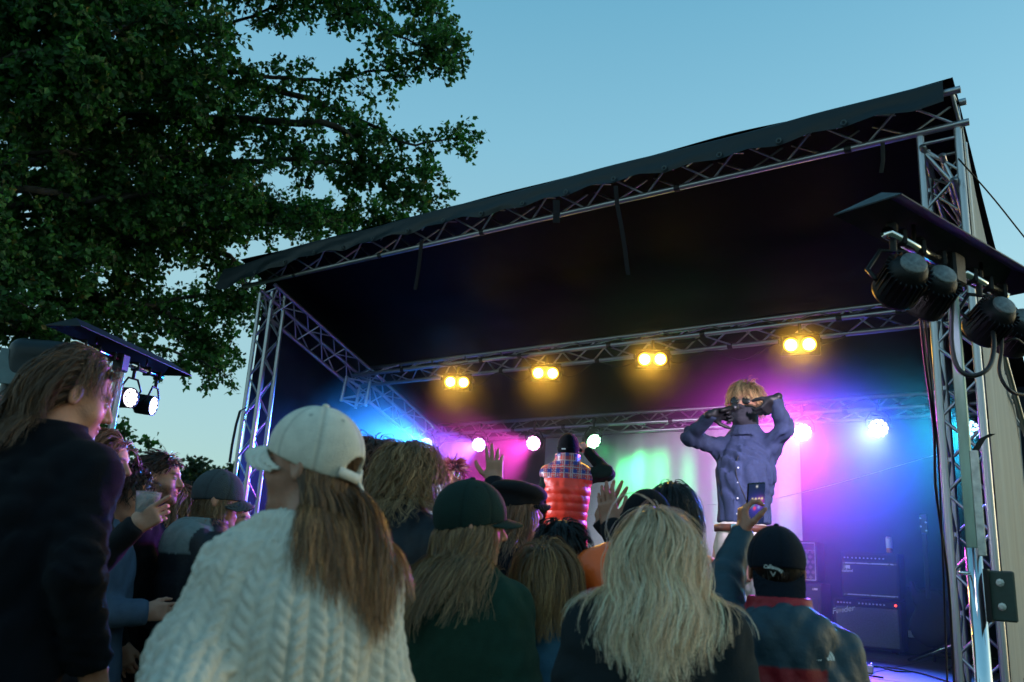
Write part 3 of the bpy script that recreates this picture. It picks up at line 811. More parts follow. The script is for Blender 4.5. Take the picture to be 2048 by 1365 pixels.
def build_person(label, head_px, dist, face=0.0, ground=0.0, fem=False, head=(0, 0, 0), S=1.0, skin=(0.46, 0.27, 0.19), hair=None, top=None, arms=(None, None),
                 hands=(None, None), lips=0.35, beard=0.0, hcol=(0.1, 0.07, 0.04), trousers=(0.02, 0.022, 0.03), lean=0.0, wide=1.0, h_head=0.006, legs=True, cat='person', gloves=None, jaw=1.0, hscale=1.0, shrug=0.035):
    """one person: body mesh is the root; hair, clothes and headwear are its children.
    face: heading in degrees clockwise from straight away from the camera; head=(yaw,pitch,roll) deg relative to the body"""
    skin = tuple(np.array(skin) * [1.0, 0.82, 0.74])
    hc_w = at_d(head_px[0], head_px[1], dist)
    az = HEAD_AZ + math.radians(face)
    Rw = rotz(-az)                                   # local -> world rotation
    base = np.array([hc_w[0], hc_w[1], ground])
    J = Joint(); J.S = S; J.Rw = Rw; J.base = base
    hz = hc_w[2] - ground; J.hz = hz
    J.hc = np.array([0, 0, hz])
    yaw, pit, rol = [math.radians(a) for a in head]
    J.Rh = rotz(-yaw) @ rotx(pit) @ roty(rol)
    J.hz0 = hz
    sw = (0.150 if fem else 0.174) * S * wide
    shup = shrug * S
    J.neck = np.array([0, -0.045 - lean * 0.17, hz - 0.175 * S + shup])
    J.shup = shup
    J.sh = {s: np.array([s * sw, -0.045 - lean * 0.26, hz - 0.272 * S + shup]) for s in (-1, 1)}
    J.lean = lean; J.fem = fem; J.wide = wide
    J.hip_z = hz - 0.80 * S
    J.hipy = -0.03 - lean * 0.78
    J.loc = lambda p: (np.asarray(p, float) - base) @ Rw          # world -> local
    UA, FA = 0.285 * S, 0.255 * S
    J.el, J.wr = {}, {}
    for i, s in enumerate((-1, 1)):
        a = arms[i] or {}
        sh = J.sh[s]
        if 'wrist_px' in a: w = J.loc(at_d(*a['wrist_px']))
        elif 'wrist' in a: w = sh + np.array(a['wrist']) * S
        else: w = sh + np.array([s * 0.075, 0.06, -0.50]) * S
        if 'elbow_px' in a: e = J.loc(at_d(*a['elbow_px']))
        else:
            pole = np.array(a.get('pole', (s * 0.4, -1.0, -0.3)), float)
            dv = w - sh; D = np.linalg.norm(dv)
            if D > (UA + FA) * 0.999: w = sh + dv / D * (UA + FA) * 0.999; dv = w - sh; D = np.linalg.norm(dv)
            dn = dv / D; pole = pole - dn * (pole @ dn); pole /= np.linalg.norm(pole)
            x = (UA ** 2 - FA ** 2 + D ** 2) / (2 * D); hgt = math.sqrt(max(0, UA ** 2 - x ** 2))
            e = sh + dn * x + pole * hgt
        J.el[s], J.wr[s] = e, w
    # ---- body mesh: head + neck (fine), torso, arms and legs (coarse), hands (fine)
    Vs, Qs, Cs, n = [], [], [], 0
    def push(V, Q, C):
        nonlocal n
        Vs.append(V); Qs.append(Q + n); Cs.append(C); n += len(V)
    def fhead(P):
        q = (P - J.hc) @ J.Rh / (S * hscale)
        d = head_sdf(q, fem, jaw) * S * hscale
        nr = 0.050 if fem else 0.058
        nb = J.hc + J.Rh @ np.array([0, -0.022, -0.055]) * S
        d = smin(d, cap(P, nb, J.neck + np.array([0, 0, -0.02]), nr * S, (nr + 0.008) * S), 0.025)
        return d
    V, Q = mesh_sdf(fhead, J.hc - np.array([0.15, 0.16, 0.27]) * S, J.hc + np.array([0.15, 0.17, 0.16]) * S, h_head)
    V = lap(V, Q, 1, 0.3)
    push(V, Q, head_col((V - J.hc) @ J.Rh / (S * hscale), skin, hcol, lips, 1.0, beard))
    def fbody(P):
        d = torso_sdf(P, J, -0.015)
        for s in (-1, 1):
            d = smin(d, cap(P, J.sh[s], J.el[s], 0.046 * S, 0.038 * S), 0.02)
            d = smin(d, cap(P, J.el[s], J.wr[s], 0.038 * S, 0.026 * S), 0.01)
            if legs:
                hp = np.array([s * 0.095 * S, J.hipy, J.hip_z - 0.06]); kn = np.array([s * 0.11 * S, J.hipy * 0.6 + 0.03, J.hip_z * 0.53]); an = np.array([s * 0.12 * S, -0.02, 0.08])
                d = smin(d, cap(P, hp, kn, 0.078 * S, 0.055 * S), 0.03); d = smin(d, cap(P, kn, an, 0.052 * S, 0.038 * S), 0.02)
                d = smin(d, cap(P, an + [0, -0.01, -0.04], an + [s * 0.02, 0.15, -0.05], 0.035, 0.028), 0.02)
        return d
    allp = np.array([J.sh[-1], J.sh[1], J.el[-1], J.el[1], J.wr[-1], J.wr[1], [0.2, 0.2, J.hip_z - 0.2], [-0.2, -0.2, 0.0 if legs else J.hip_z - 0.2]])
    V, Q = mesh_sdf(fbody, allp.min(0) - 0.16, allp.max(0) + 0.16, 0.034)
    push(V, Q, np.tile(np.array(skin), (len(V), 1)))
    for i, s in enumerate((-1, 1)):
        hd = hands[i]
        if hd is None: hd = dict(curl=(0.45, 0.5, 0.55, 0.6), spread=0.05, thumb=(0.3, 0.25), h=0.008)
        Vh, Qh = hand_mesh(hd.get('curl', (0.2,) * 4), hd.get('spread', 0.12), hd.get('thumb', (0.5, 0.2)), hd.get('h', 0.0034))
        fwd = np.array(hd['fwd']) if 'fwd' in hd else (J.loc(np.array(hd['fwd_w']) + base) if 'fwd_w' in hd else J.wr[s] - J.el[s])
        fwd = fwd / np.linalg.norm(fwd)
        pal = np.array(hd['palm']) if 'palm' in hd else (J.loc(np.array(hd['palm_w']) + base) if 'palm_w' in hd else np.array([-s * 1.0, 0.3, 0]))
        pal = pal - fwd * (pal @ fwd); pal /= np.linalg.norm(pal)
        side = np.cross(fwd, pal)                      # +X of a right hand with thumb side
        mir = 1.0
        Mx = np.stack([side, fwd, pal], 1)
        tw = hd.get('thumb_side')
        want = None
        if tw is not None:
            want = np.array(tw)
            if side @ want < 0: mir = -1.0
        else:
            # left hand (s=-1), right hand (s=1): natural thumb side
            mir = 1.0 if s == 1 else -1.0
        Vh = Vh * np.array([mir, 1, 1]) * S
        if mir < 0: Qh = Qh[:, ::-1]
        J.__dict__['hand%d' % s] = (Mx, J.wr[s])
        Vl = J.wr[s] + Vh @ Mx.T
        cc = np.tile(np.array(gloves if gloves is not None else skin), (len(Vh), 1))
        if gloves is None:
            tip = np.clip((np.abs(Vh[:, 1]) - 0.10) / 0.06, 0, 1)[:, None]
            cc = cc * (1 - 0.35 * tip) + cc * np.array([1.15, 0.72, 0.7]) * 0.35 * tip
        push(Vl, Qh, cc)
    V = np.concatenate(Vs) @ Rw.T
    me = mesh_np('person', V, np.concatenate(Qs), M['skin'], True, np.concatenate(Cs))
    root = obj('person', me, None, base, label, cat)
    J.root = root
    J.obj = lambda name, V, Q, mat, col=None, parent=None, smooth=True: obj(name, mesh_np(name, V @ Rw.T, Q, mat, smooth, col), parent or root)
    # ---- clothes
    if legs is not False:
        def ftr(P):
            d = 1.0
            for s in (-1, 1):
                hp = np.array([s * 0.09 * S * wide, J.hipy, J.hip_z - 0.04]); kn = np.array([s * 0.11 * S, J.hipy * 0.6 + 0.03, J.hip_z * 0.53]); an = np.array([s * 0.12 * S, -0.02, 0.08])
                l = smin(cap(P, hp, kn, 0.100 * S * min(1, wide + 0.1), 0.078 * S), cap(P, kn, an, 0.076 * S, 0.07 * S), 0.03)
                d = np.minimum(d, l) if s == -1 else smin(d, l, 0.03)
            pv = ell(P, (0, J.hipy, J.hip_z + 0.03), (0.185 * S * wide, 0.135 * S, 0.16 * S))
            d = smin(d, pv, 0.04) + 0.010 * J.waves(P)
            return smax(d, P[:, 2] - (J.hip_z + 0.12 * S), 0.01)
        J.waves = Waves(int(abs(hc_w[0]) * 1000), 6, 22, 50)
        V, Q = mesh_sdf(ftr, (-0.32, -0.34 + min(0, J.hipy), 0.02), (0.32, 0.30 + max(0, J.hipy), J.hip_z + 0.2), 0.016 if ground > 0.5 else 0.026)
        J.obj('trousers', V, Q, M['cloth'], np.tile(np.array(trousers), (len(V), 1)))
        for s in (-1, 1):
            sh_ = lambda P: smax(smin(cap(P, (s * 0.12 * S, -0.06, 0.045), (s * 0.14 * S, 0.15, 0.04), 0.048, 0.042), cap(P, (s * 0.12 * S, -0.03, 0.05), (s * 0.12 * S, -0.02, 0.11), 0.052, 0.05), 0.03), -P[:, 2], 0.006)
            V, Q = mesh_sdf(sh_, (s * 0.13 - 0.11, -0.15, -0.02), (s * 0.13 + 0.11, 0.24, 0.18), 0.016)
            J.obj('shoe', V, Q, M['rubber'])
    if top: top(J)
    if hair: hair(J)
    return J
def torso_sdf(P, J, off=0.0):
    S = J.S; z = (P[:, 2] - J.hz - J.shup) / S
    if J.fem:
        zp = [-0.98, -0.86, -0.78, -0.64, -0.50, -0.40, -0.32, -0.26, -0.215, -0.18]
        rx = [0.165, 0.182, 0.172, 0.140, 0.156, 0.165, 0.160, 0.130, 0.075, 0.055]
        ry = [0.110, 0.125, 0.118, 0.100, 0.122, 0.125, 0.112, 0.090, 0.065, 0.055]
    else:
        zp = [-0.98, -0.86, -0.78, -0.64, -0.50, -0.40, -0.32, -0.26, -0.215, -0.18]
        rx = [0.165, 0.175, 0.168, 0.158, 0.176, 0.188, 0.182, 0.150, 0.085, 0.062]
        ry = [0.110, 0.122, 0.116, 0.112, 0.126, 0.132, 0.120, 0.095, 0.068, 0.060]
    a = np.interp(z, zp, rx) * S * J.wide + off; b = np.interp(z, zp, ry) * S + off
    cy = np.interp(z, [-0.98, -0.75, -0.45, -0.18], [-0.035, -0.03, -0.045, -0.045]) + J.lean * np.interp(z, [-0.9, 0], [-0.9, 0])
    x, y = P[:, 0], P[:, 1] - cy
    k = np.sqrt((x / a) ** 2 + (y / b) ** 2)
    d = (k - 1) * np.minimum(a, b) * 0.9
    d = smax(d, P[:, 2] - (J.hz + J.shup - 0.17 * S), 0.03)
    d = smax(d, (J.hz - 0.99 * S) - P[:, 2], 0.03)
    for s in (-1, 1):
        d = smin(d, cap(P, J.neck + np.array([s * 0.03, 0, -0.045]), J.sh[s], (0.060 + off * 0.7) * S, (0.050 + off * 0.8) * S), 0.045)
    return d
def garment(J, name, mat, color, puff=0.018, sleeve=(0.062, 0.054, 0.042), hem=-0.86, h=0.011, fold=0.006, seed=1, neck=0.068, collar=None, hood=None, cuts=None, extra=None, colfn=None, sleeves=True, cuffs=1.0, wlo=22, whi=62, smooth=1, stretch=(1, 1, 0.45), flare=0.0, post=None):
    """jacket / sweater around torso and arms"""
    S = J.S; W = Waves(seed, 6, wlo, whi, stretch); W2 = Waves(seed + 50, 6, 30, 80, (1, 1, 1.2))
    nk = J.neck
    def f(P):
        d = torso_sdf(P, J, puff)
        if flare: d = d - flare * np.clip((J.hz - 0.45 * S - P[:, 2]) / 0.4, 0, 1)
        if hood: d = hood(P, d, J)
        d = d + fold * W(P)
        if sleeves:
            for s in (-1, 1):
                e, w, sh = J.el[s], J.wr[s], J.sh[s]
                wc = e + (w - e) * cuffs
                up = cap(P, sh + np.array([-s * 0.02, 0, -0.01]), e, sleeve[0] * S, sleeve[1] * S)
                lo = cap(P, e, wc, sleeve[1] * S, sleeve[2] * S)
                sl = smin(up, lo, 0.03)
                de = np.linalg.norm(P - e, axis=1)
                sl = sl + fold * (0.6 + 1.2 * np.exp(-(de / 0.10) ** 2)) * W2(P)
                ax = (wc - e) / np.linalg.norm(wc - e)
                cutp = (P - wc) @ ax - 0.012
                near = np.linalg.norm(P - wc, axis=1)
                sl = np.where(near < 0.16, smax(sl, cutp, 0.008), sl)
                d = smin(d, sl, 0.035)
        if collar: d = collar(P, d, J)
        d = smax(d, (J.hz + hem * S) - P[:, 2], 0.012)
        if neck:
            d = smax(d, -cap(P, nk + np.array([0, 0.01, 0.30]), nk + np.array([0, 0.012, -0.01]), neck * S * 1.15, neck * S), 0.01)
        if extra: d = extra(P, d, J)
        return d
    pts = [J.sh[-1], J.sh[1], [0, 0, J.hz + hem * S], J.neck + [0, 0, 0.16], [0.24 * J.wide, -0.20 - J.lean * 0.7, J.hz - 0.5], [-0.24 * J.wide, 0.14, J.hz - 0.5]]
    if sleeves: pts += [J.el[-1], J.el[1], J.wr[-1], J.wr[1]]
    pts = np.array([np.asarray(p, float) for p in pts])
    lo, hi = pts.min(0) - 0.12, pts.max(0) + 0.12
    V, Q = mesh_sdf(f, lo, hi, h)
    if smooth: V = lap(V, Q, smooth, 0.35)
    c = np.tile(np.array(color), (len(V), 1)) if colfn is None else colfn(V, J)
    if post: V, Q, c = post(V, Q, c)
    return J.obj(name, V, Q, mat, c), V, Q
# ------------------------------------------------------------------ hair
def strands(J, name='hair', guides=220, kids=12, length=0.3, lvar=0.15, col=(0.2, 0.13, 0.07), tipcol=None, cvar=0.35, layer=(0.006, 0.022), grav=0.30, curl=0.0, cfreq=6.0, width=0.0026, clump=0.15, rad=0.007,
            mask=None, part=0.0, steps=18, seed=3, body_off=0.03, comb=None, face_guard=True, spiky=0.0, base=True, frizz=0.004, back=0.0, plane=HAIRPLANE, hi=0.25, hicol=None, wind=(0, 0, 0), capped=None):
    r = np.random.default_rng(seed)
    S = J.S
    n = guides
    # roots on the scalp, in head space
    D = r.normal(size=(n * 14, 3)); D /= np.linalg.norm(D, axis=1)[:, None]
    Rt = SKULL_C + D * SKULL_R
    a, b, c = plane
    ok = (a * Rt[:, 1] + b * Rt[:, 2] > c)
    if mask is not None: ok &= mask(Rt)
    Rt = Rt[ok][:n]; n = len(Rt)
    N = (Rt - SKULL_C) / SKULL_R ** 2; N /= np.linalg.norm(N, axis=1)[:, None]
    T = Rt - np.array([part, -0.035, 0.135])
    if comb is not None: T = comb(Rt, T)
    else: T[:, 0] += np.sign(Rt[:, 0] - part) * 0.10 * np.clip((Rt[:, 1] - 0.0) / 0.06, 0, 1); T[:, 1] -= back
    T /= np.linalg.norm(T, axis=1)[:, None]
    T = T - N * np.sum(T * N, 1)[:, None] + N * (0.25 + spiky) + r.normal(size=T.shape) * (0.06 + spiky * 0.3)
    T /= np.linalg.norm(T, axis=1)[:, None]
    P = J.hc + (Rt * S) @ J.Rh.T; dv = T @ J.Rh.T
    L = length * (1 - lvar * r.random(n)) if np.isscalar(length) else length(Rt) * (1 - lvar * r.random(n))
    lay = r.uniform(layer[0], layer[1], n)[:, None]
    path = [P]
    ds = (L / steps)[:, None]
    eps = 1e-3
    for k in range(steps):
        g = grav * min(1, 0.35 + k / 6)
        dv = dv + np.array([0, 0, -1.0]) * g + np.array(wind) * g + r.normal(size=dv.shape) * 0.012
        dv /= np.linalg.norm(dv, axis=1)[:, None]
        P = P + dv * ds
        q = (P - J.hc) @ J.Rh / S
        def push(q, cen, rr, P, dv):
            k0 = np.linalg.norm((q - cen) / rr, axis=1)
            inn = k0 < 1
            if inn.any():
                q2 = cen + (q - cen) / np.maximum(k0, 1e-3)[:, None]
                nn = ((q2 - cen) / rr ** 2); nn /= np.linalg.norm(nn, axis=1)[:, None]
                P2 = J.hc + (q2 * S) @ J.Rh.T; nw = nn @ J.Rh.T
                dd = dv - nw * np.minimum(0, np.sum(dv * nw, 1))[:, None]
                P = np.where(inn[:, None], P2, P); dv = np.where(inn[:, None], dd / (np.linalg.norm(dd, axis=1)[:, None] + 1e-9), dv)
            return (P - J.hc) @ J.Rh / S, P, dv
        q, P, dv = push(q, SKULL_C, SKULL_R + lay, P, dv)
        q, P, dv = push(q, np.array([0, 0.025, -0.04]), np.array([0.062, 0.07, 0.10]) + lay, P, dv)
        if face_guard:
            q, P, dv = push(q, np.array([0, 0.10, -0.02]), np.array([0.070, 0.075, 0.10]), P, dv)
        if capped is not None:
            lowc, slp, scl = capped
            q = (P - J.hc) @ J.Rh / S
            C0 = np.array([0, -0.006, 0.034]); R1 = np.array([0.086, 0.109, 0.103]) * scl - 0.009
            k0 = np.linalg.norm((q - C0) / R1, axis=1)
            out = (k0 > 1) & (q[:, 2] > lowc + slp * q[:, 1] - 0.012)
            q2 = np.where(out[:, None], C0 + (q - C0) / k0[:, None], q)
            P = np.where(out[:, None], J.hc + (q2 * S) @ J.Rh.T, P)
            dv = np.where(out[:, None], dv * 0.5 + np.array([0, 0, -0.5]), dv)
        if body_off is not None and k > 2:
            d0 = torso_sdf(P, J, body_off) - lay[:, 0] * 0.5
            inn = d0 < 0
            if inn.any():
                gx = np.stack([torso_sdf(P + e, J, body_off) - (d0 + lay[:, 0] * 0.5) for e in np.eye(3) * eps], 1); gx /= np.linalg.norm(gx, axis=1)[:, None] + 1e-9
                P = np.where(inn[:, None], P - gx * d0[:, None], P)
                dd = dv - gx * np.minimum(0, np.sum(dv * gx, 1))[:, None]
                dv = np.where(inn[:, None], dd / (np.linalg.norm(dd, axis=1)[:, None] + 1e-9), dv)
        path.append(P)
    G = np.stack(path, 1)                                        # n, m, 3
    m = steps + 1
    t = np.linspace(0, 1, m)
    # children around each guide
    K = np.repeat(G, kids, 0); nk = len(K)
    tan = np.gradient(K, axis=1); tan /= np.linalg.norm(tan, axis=2)[:, :, None] + 1e-9
    cen = J.hc + np.array([0, 0, -0.0])
    outw = K - cen; outw[:, :, 2] *= 0.3; outw -= tan * np.sum(outw * tan, 2)[:, :, None]; outw /= np.linalg.norm(outw, axis=2)[:, :, None] + 1e-9
    sid = np.cross(tan, outw)
    ang = r.uniform(0, 2 * np.pi, nk); rr_ = np.sqrt(r.random(nk)) * rad
    prof = (1 - clump * t ** 0.8)
    o1 = (np.cos(ang) * rr_)[:, None] * prof[None]; o2 = (np.abs(np.sin(ang)) * rr_ * 0.6)[:, None] * prof[None]
    if curl > 0:
        coh = curl < 0.0135                       # wavy hair waves together, curls go their own way
        gph = np.repeat(((Rt @ r.normal(size=3)) * 26 + (Rt @ r.normal(size=3)) * 14 + 0.5 * r.normal(size=n)) if coh else r.uniform(0, 6.28, n), kids)
        gf = np.repeat(cfreq * (1 + 0.06 * r.normal(size=n) if coh else r.uniform(0.7, 1.4, n)), kids); ga = np.repeat(curl * (r.uniform(0.8, 1.3, n) if coh else r.uniform(0.4, 1.3, n)), kids)
        amp = ga[:, None] * np.clip(t * 2.0, 0, 1)[None]
        ph = gf[:, None] * (t[None] * np.repeat(L, kids)[:, None] / 0.1) + gph[:, None]
        o1 = o1 + amp * np.sin(ph); o2 = o2 + amp * (1 + np.cos(ph)) * 0.6
    f1 = r.uniform(3, 9, nk)[:, None]
    o1 = o1 + frizz * np.sin(f1 * t[None] * 3 + r.uniform(0, 6.28, nk)[:, None]) * t[None]
    o2 = o2 + frizz * np.abs(np.sin(f1 * t[None] * 2.2 + r.uniform(0, 6.28, nk)[:, None])) * t[None]
    K = K + sid * o1[:, :, None] + outw * o2[:, :, None]
    if capped is not None:
        lowc, slp, scl = capped
        q = ((K.reshape(-1, 3) - J.hc) @ J.Rh / S)
        C0 = np.array([0, -0.006, 0.034]); R1 = np.array([0.086, 0.109, 0.103]) * scl - 0.007
        k0 = np.linalg.norm((q - C0) / R1, axis=1)
        out = (k0 > 1) & (q[:, 2] > lowc + slp * q[:, 1] - 0.004)
        q = np.where(out[:, None], C0 + (q - C0) / k0[:, None], q)
        K = np.where(out[:, None], J.hc + (q * S) @ J.Rh.T, K.reshape(-1, 3)).reshape(K.shape)
    # trim child lengths a little
    tl = r.uniform(0.86, 1.0, nk)
    w = width * r.uniform(0.6, 1.3, nk)[:, None] * np.clip(1.25 - t[None] * (0.9 / tl[:, None]), 0.12, 1)
    roll = r.normal(0, 0.6, nk)
    tan = np.gradient(K, axis=1); tan /= np.linalg.norm(tan, axis=2)[:, :, None] + 1e-9
    sid = np.cross(tan, outw); sid /= np.linalg.norm(sid, axis=2)[:, :, None] + 1e-9
    wd = sid * np.cos(roll)[:, None, None] + outw * np.sin(roll)[:, None, None]
    A = K + wd * w[:, :, None] * 0.5; B = K - wd * w[:, :, None] * 0.5
    V = np.stack([A, B], 2).reshape(-1, 3)
    i0 = (np.arange(nk)[:, None] * m + np.arange(m - 1)[None]) * 2
    Q = np.stack([i0, i0 + 1, i0 + 3, i0 + 2], -1).reshape(-1, 4)
    col = np.array(col); tc = col if tipcol is None else np.array(tipcol)
    cc = col[None, None] * (1 - t[None, :, None]) + tc[None, None] * t[None, :, None]
    gv = np.repeat(1 + cvar * r.normal(size=n) * 0.6, kids) * (1 + cvar * 0.4 * r.normal(size=nk))
    C = cc * np.clip(gv, 0.35, 2.0)[:, None, None]
    if hicol is not None:
        hm = np.repeat(r.random(n) < hi, kids)[:, None, None] * np.clip(t * 1.6, 0, 1)[None, :, None]
        C = C * (1 - hm) + np.array(hicol) * hm * np.clip(gv, 0.5, 1.6)[:, None, None]
    C = np.repeat(C, 2, 1).reshape(-1, 3) * np.array([1.22, 0.96, 0.74])
    Vs, Qs, Cs = [V], [Q], [C]
    if base:
        def fb(Pq):
            q = (Pq - J.hc) @ J.Rh / S
            d = ell(q, SKULL_C, SKULL_R + layer[0] * 0.8 + 0.002)
            d = smax(d, c + 0.008 - (a * q[:, 1] + b * q[:, 2]), 0.01)
            if mask is not None:
                pass
            return d * S
        Vb, Qb = mesh_sdf(fb, J.hc - 0.15 * S, J.hc + 0.17 * S, 0.009)
        if mask is not None:
            qh = (Vb - J.hc) @ J.Rh / S; keep = mask(qh); Qb = Qb[keep[Qb].all(1)]
        Vs.append(Vb); Qs.append(Qb + len(V)); Cs.append(np.tile(col * 0.55, (len(Vb), 1)))
    J.obj(name, np.concatenate(Vs), np.concatenate(Qs), M['hair'], np.clip(np.concatenate(Cs), 0.002, 1))

# ------------------------------------------------------------------ headwear
def headframe(J, V): return J.hc + (V * J.S) @ J.Rh.T
def ball_cap(J, color, brim=0.0, tilt=0.0, name='cap', brim_pitch=0.0, hole=False, scale=1.0, button=True, h=0.0045, seams=True, brimcol=None, bscale=1.0, flat=0.0, mat=None, low=0.012):
    mat = mat or M['cloth']
    Ry = rotz(-math.radians(brim)) @ rotx(math.radians(tilt))
    C0 = Ry.T @ np.array([0, -0.008, 0.034]); R0 = np.array([0.086, 0.110, 0.103]) * scale
    W = Waves(5, 4, 14, 30, (1, 1, 1))
    def dome(q): 
        return ell(q, C0, R0)
    def f(q):
        d0 = dome(q)
        if seams:
            azm = np.arctan2(q[:, 0] - C0[0], q[:, 1] - C0[1]); rr = np.hypot(q[:, 0], q[:, 1])
            ds = np.abs(np.sin(3 * azm)) / 3 * rr
            d0 = d0 + 0.0024 * np.exp(-(ds / 0.0032) ** 2)
        d0 = d0 + 0.0010 * W(q)
        d = smax(d0, -(ell(q, C0, R0 - 0.015)), 0.002)
        d = smax(d, (low + 0.21 * q[:, 1]) - q[:, 2], 0.003)
        if hole:
            d = smax(d, -ell(q, (0, -0.115, 0.016), (0.036, 0.05, 0.026)), 0.003)
        return d
    V, Q = mesh_sdf(f, (-0.115, -0.14, -0.05), (0.115, 0.13, 0.16), h, margin=1.6)
    V = lap(V, Q, 1, 0.4)
    tr = lambda X: headframe(J, X @ Ry.T)
    cc = np.tile(np.array(color), (len(V), 1))
    if seams:
        azm = np.arctan2(V[:, 0] - C0[0], V[:, 1] - C0[1]); ds = np.abs(np.sin(3 * azm)) / 3 * np.hypot(V[:, 0] - C0[0], V[:, 1] - C0[1])
        cc = cc * (1 - 0.30 * np.exp(-(ds / 0.0035) ** 2))[:, None]                       # stitched seams
        for k in range(6):                                                                   # ventilation eyelets
            a_ = (k + 0.5) * math.pi / 3; p_ = C0 + np.array([math.sin(a_) * 0.66, math.cos(a_) * 0.66, 0.75]) * R0
            cc = cc * (1 - 0.55 * np.exp(-(np.linalg.norm(V - p_, axis=1) / 0.0045) ** 4))[:, None]
    c = J.obj(name, tr(V), Q, mat, cc)
    zb = low + 0.21 * 0.085 + 0.004
    def fbm(q):
        y = q[:, 1] - 0.070; x = q[:, 0]
        zs = zb + 0.012 - (x ** 2) * 9.0 * (1 - flat) - y * (0.10 + math.tan(brim_pitch)) - y ** 2 * 1.5 * (1 - flat)
        d = (np.abs(q[:, 2] - zs)) * math.cos(brim_pitch) - 0.0036
        e = (np.sqrt((x / (0.086 * bscale)) ** 2 + (y / (0.098 * bscale)) ** 2) - 1) * 0.085
        d = smax(d * 0.9, e, 0.003)
        d = smax(d, -(dome(q) + 0.003), 0.002)
        return smax(d, 0.01 - q[:, 1], 0.002)
    V, Q = mesh_sdf(fbm, (-0.11, 0.0, -0.20), (0.11, 0.20, 0.10), 0.004, margin=1.8)
    V = lap(V, Q, 1, 0.3)
    J.obj('brim', tr(V), Q, mat, np.tile(np.array(brimcol if brimcol is not None else color), (len(V), 1)), c)
    if button:
        V, Q = mesh_sdf(lambda q: ell(q, C0 + np.array([0, 0, R0[2]]), (0.009, 0.009, 0.006)), C0 + np.array([-0.02, -0.02, R0[2] - 0.02]), C0 + np.array([0.02, 0.02, R0[2] + 0.02]), 0.0025)
        J.obj('button', tr(V), Q, mat, np.tile(np.array(color), (len(V), 1)), c)
    def surf(u, v, off=0.002):
        """point on the dome at azimuth u (from the brim axis) and elevation v"""
        D = np.stack([np.sin(u) * np.cos(v), np.cos(u) * np.cos(v), np.sin(v)], -1)
        k = 1 / np.linalg.norm(D / R0, axis=-1)
        return tr(C0 + D * (k[..., None] + off))
    return c, tr, surf
def text_mesh(body, size=1.0, shear=0.0, bold=0.0):
    cu = bpy.data.curves.new('t', 'FONT'); cu.body = body; cu.size = size; cu.align_x = 'CENTER'; cu.align_y = 'CENTER'; cu.shear = shear; cu.offset = bold; cu.resolution_u = 3
    o = bpy.data.objects.new('t', cu); COL.objects.link(o)
    bpy.context.view_layer.update()
    dg = bpy.context.evaluated_depsgraph_get()
    me = bpy.data.meshes.new_from_object(o.evaluated_get(dg))
    V = np.array([v.co[:] for v in me.vertices]); me.calc_loop_triangles()
    F = np.array([t.vertices[:] for t in me.loop_triangles])
    bpy.data.objects.remove(o); bpy.data.curves.remove(cu); bpy.data.meshes.remove(me)
    return V, F
def beanie(J, color, top=0.0, name='beanie', fold=True, low=-0.02, h=0.005, k=1.0, knit=True):
    C0 = np.array([0, -0.008, 0.032]); R0 = np.array([0.089, 0.108, 0.108 + top]) * k
    def f(q):
        az = np.arctan2(q[:, 0], q[:, 1])
        d = ell(q, C0, R0) + (0.0012 * np.abs(np.sin(az * 34)) if knit else 0)
        if fold: d = smin(d, np.maximum(ell(q, C0, R0 + np.array([0.006, 0.006, 0.02])), np.abs(q[:, 2] - (low + 0.03) - 0.12 * q[:, 1]) - 0.028), 0.006)
        d = smax(d, -ell(q, C0, R0 - 0.016), 0.002)
        return smax(d, low + 0.15 * q[:, 1] - q[:, 2], 0.004)
    V, Q = mesh_sdf(f, (-0.12, -0.14, -0.08), (0.12, 0.13, 0.20), h, margin=1.7)
    V = lap(V, Q, 1, 0.3)
    return J.obj(name, headframe(J, V), Q, M['knit'], np.tile(np.array(color), (len(V), 1)))
def flat_cap(J, color, name='cap'):
    W = Waves(9, 6, 18, 40, (1, 1, 1))
    Rt = rotx(-0.18)
    def f(q):
        d = ell(q, (0, 0.008, 0.082), (0.113, 0.132, 0.050), Rt)
        d = smin(d, np.maximum(ell(q, (0, -0.006, 0.034), (0.091, 0.112, 0.10)), np.abs(q[:, 2] - 0.05 - 0.10 * q[:, 1]) - 0.028), 0.02)
        d = d + 0.004 * W(q)
        return smax(d, -ell(q, (0, -0.006, 0.030), (0.083, 0.104, 0.098)), 0.003)
    V, Q = mesh_sdf(f, (-0.14, -0.16, -0.02), (0.14, 0.17, 0.17), 0.005, margin=1.7)
    c = J.obj(name, headframe(J, lap(V, Q, 2, 0.4)), Q, M['cloth'], np.tile(np.array(color), (len(V), 1)))
    def fb(q):
        y = q[:, 1] - 0.07
        zs = 0.050 - q[:, 0] ** 2 * 7 - y * 0.35
        d = np.abs(q[:, 2] - zs) - 0.004
        return smax(smax(d, (np.sqrt((q[:, 0] / 0.085) ** 2 + (y / 0.085) ** 2) - 1) * 0.08, 0.003), 0.03 - q[:, 1], 0.002)
    V, Q = mesh_sdf(fb, (-0.11, 0.0, -0.06), (0.11, 0.18, 0.10), 0.005, margin=1.8)
    J.obj('brim', headframe(J, V), Q, M['cloth'], np.tile(np.array(color), (len(V), 1)), c)

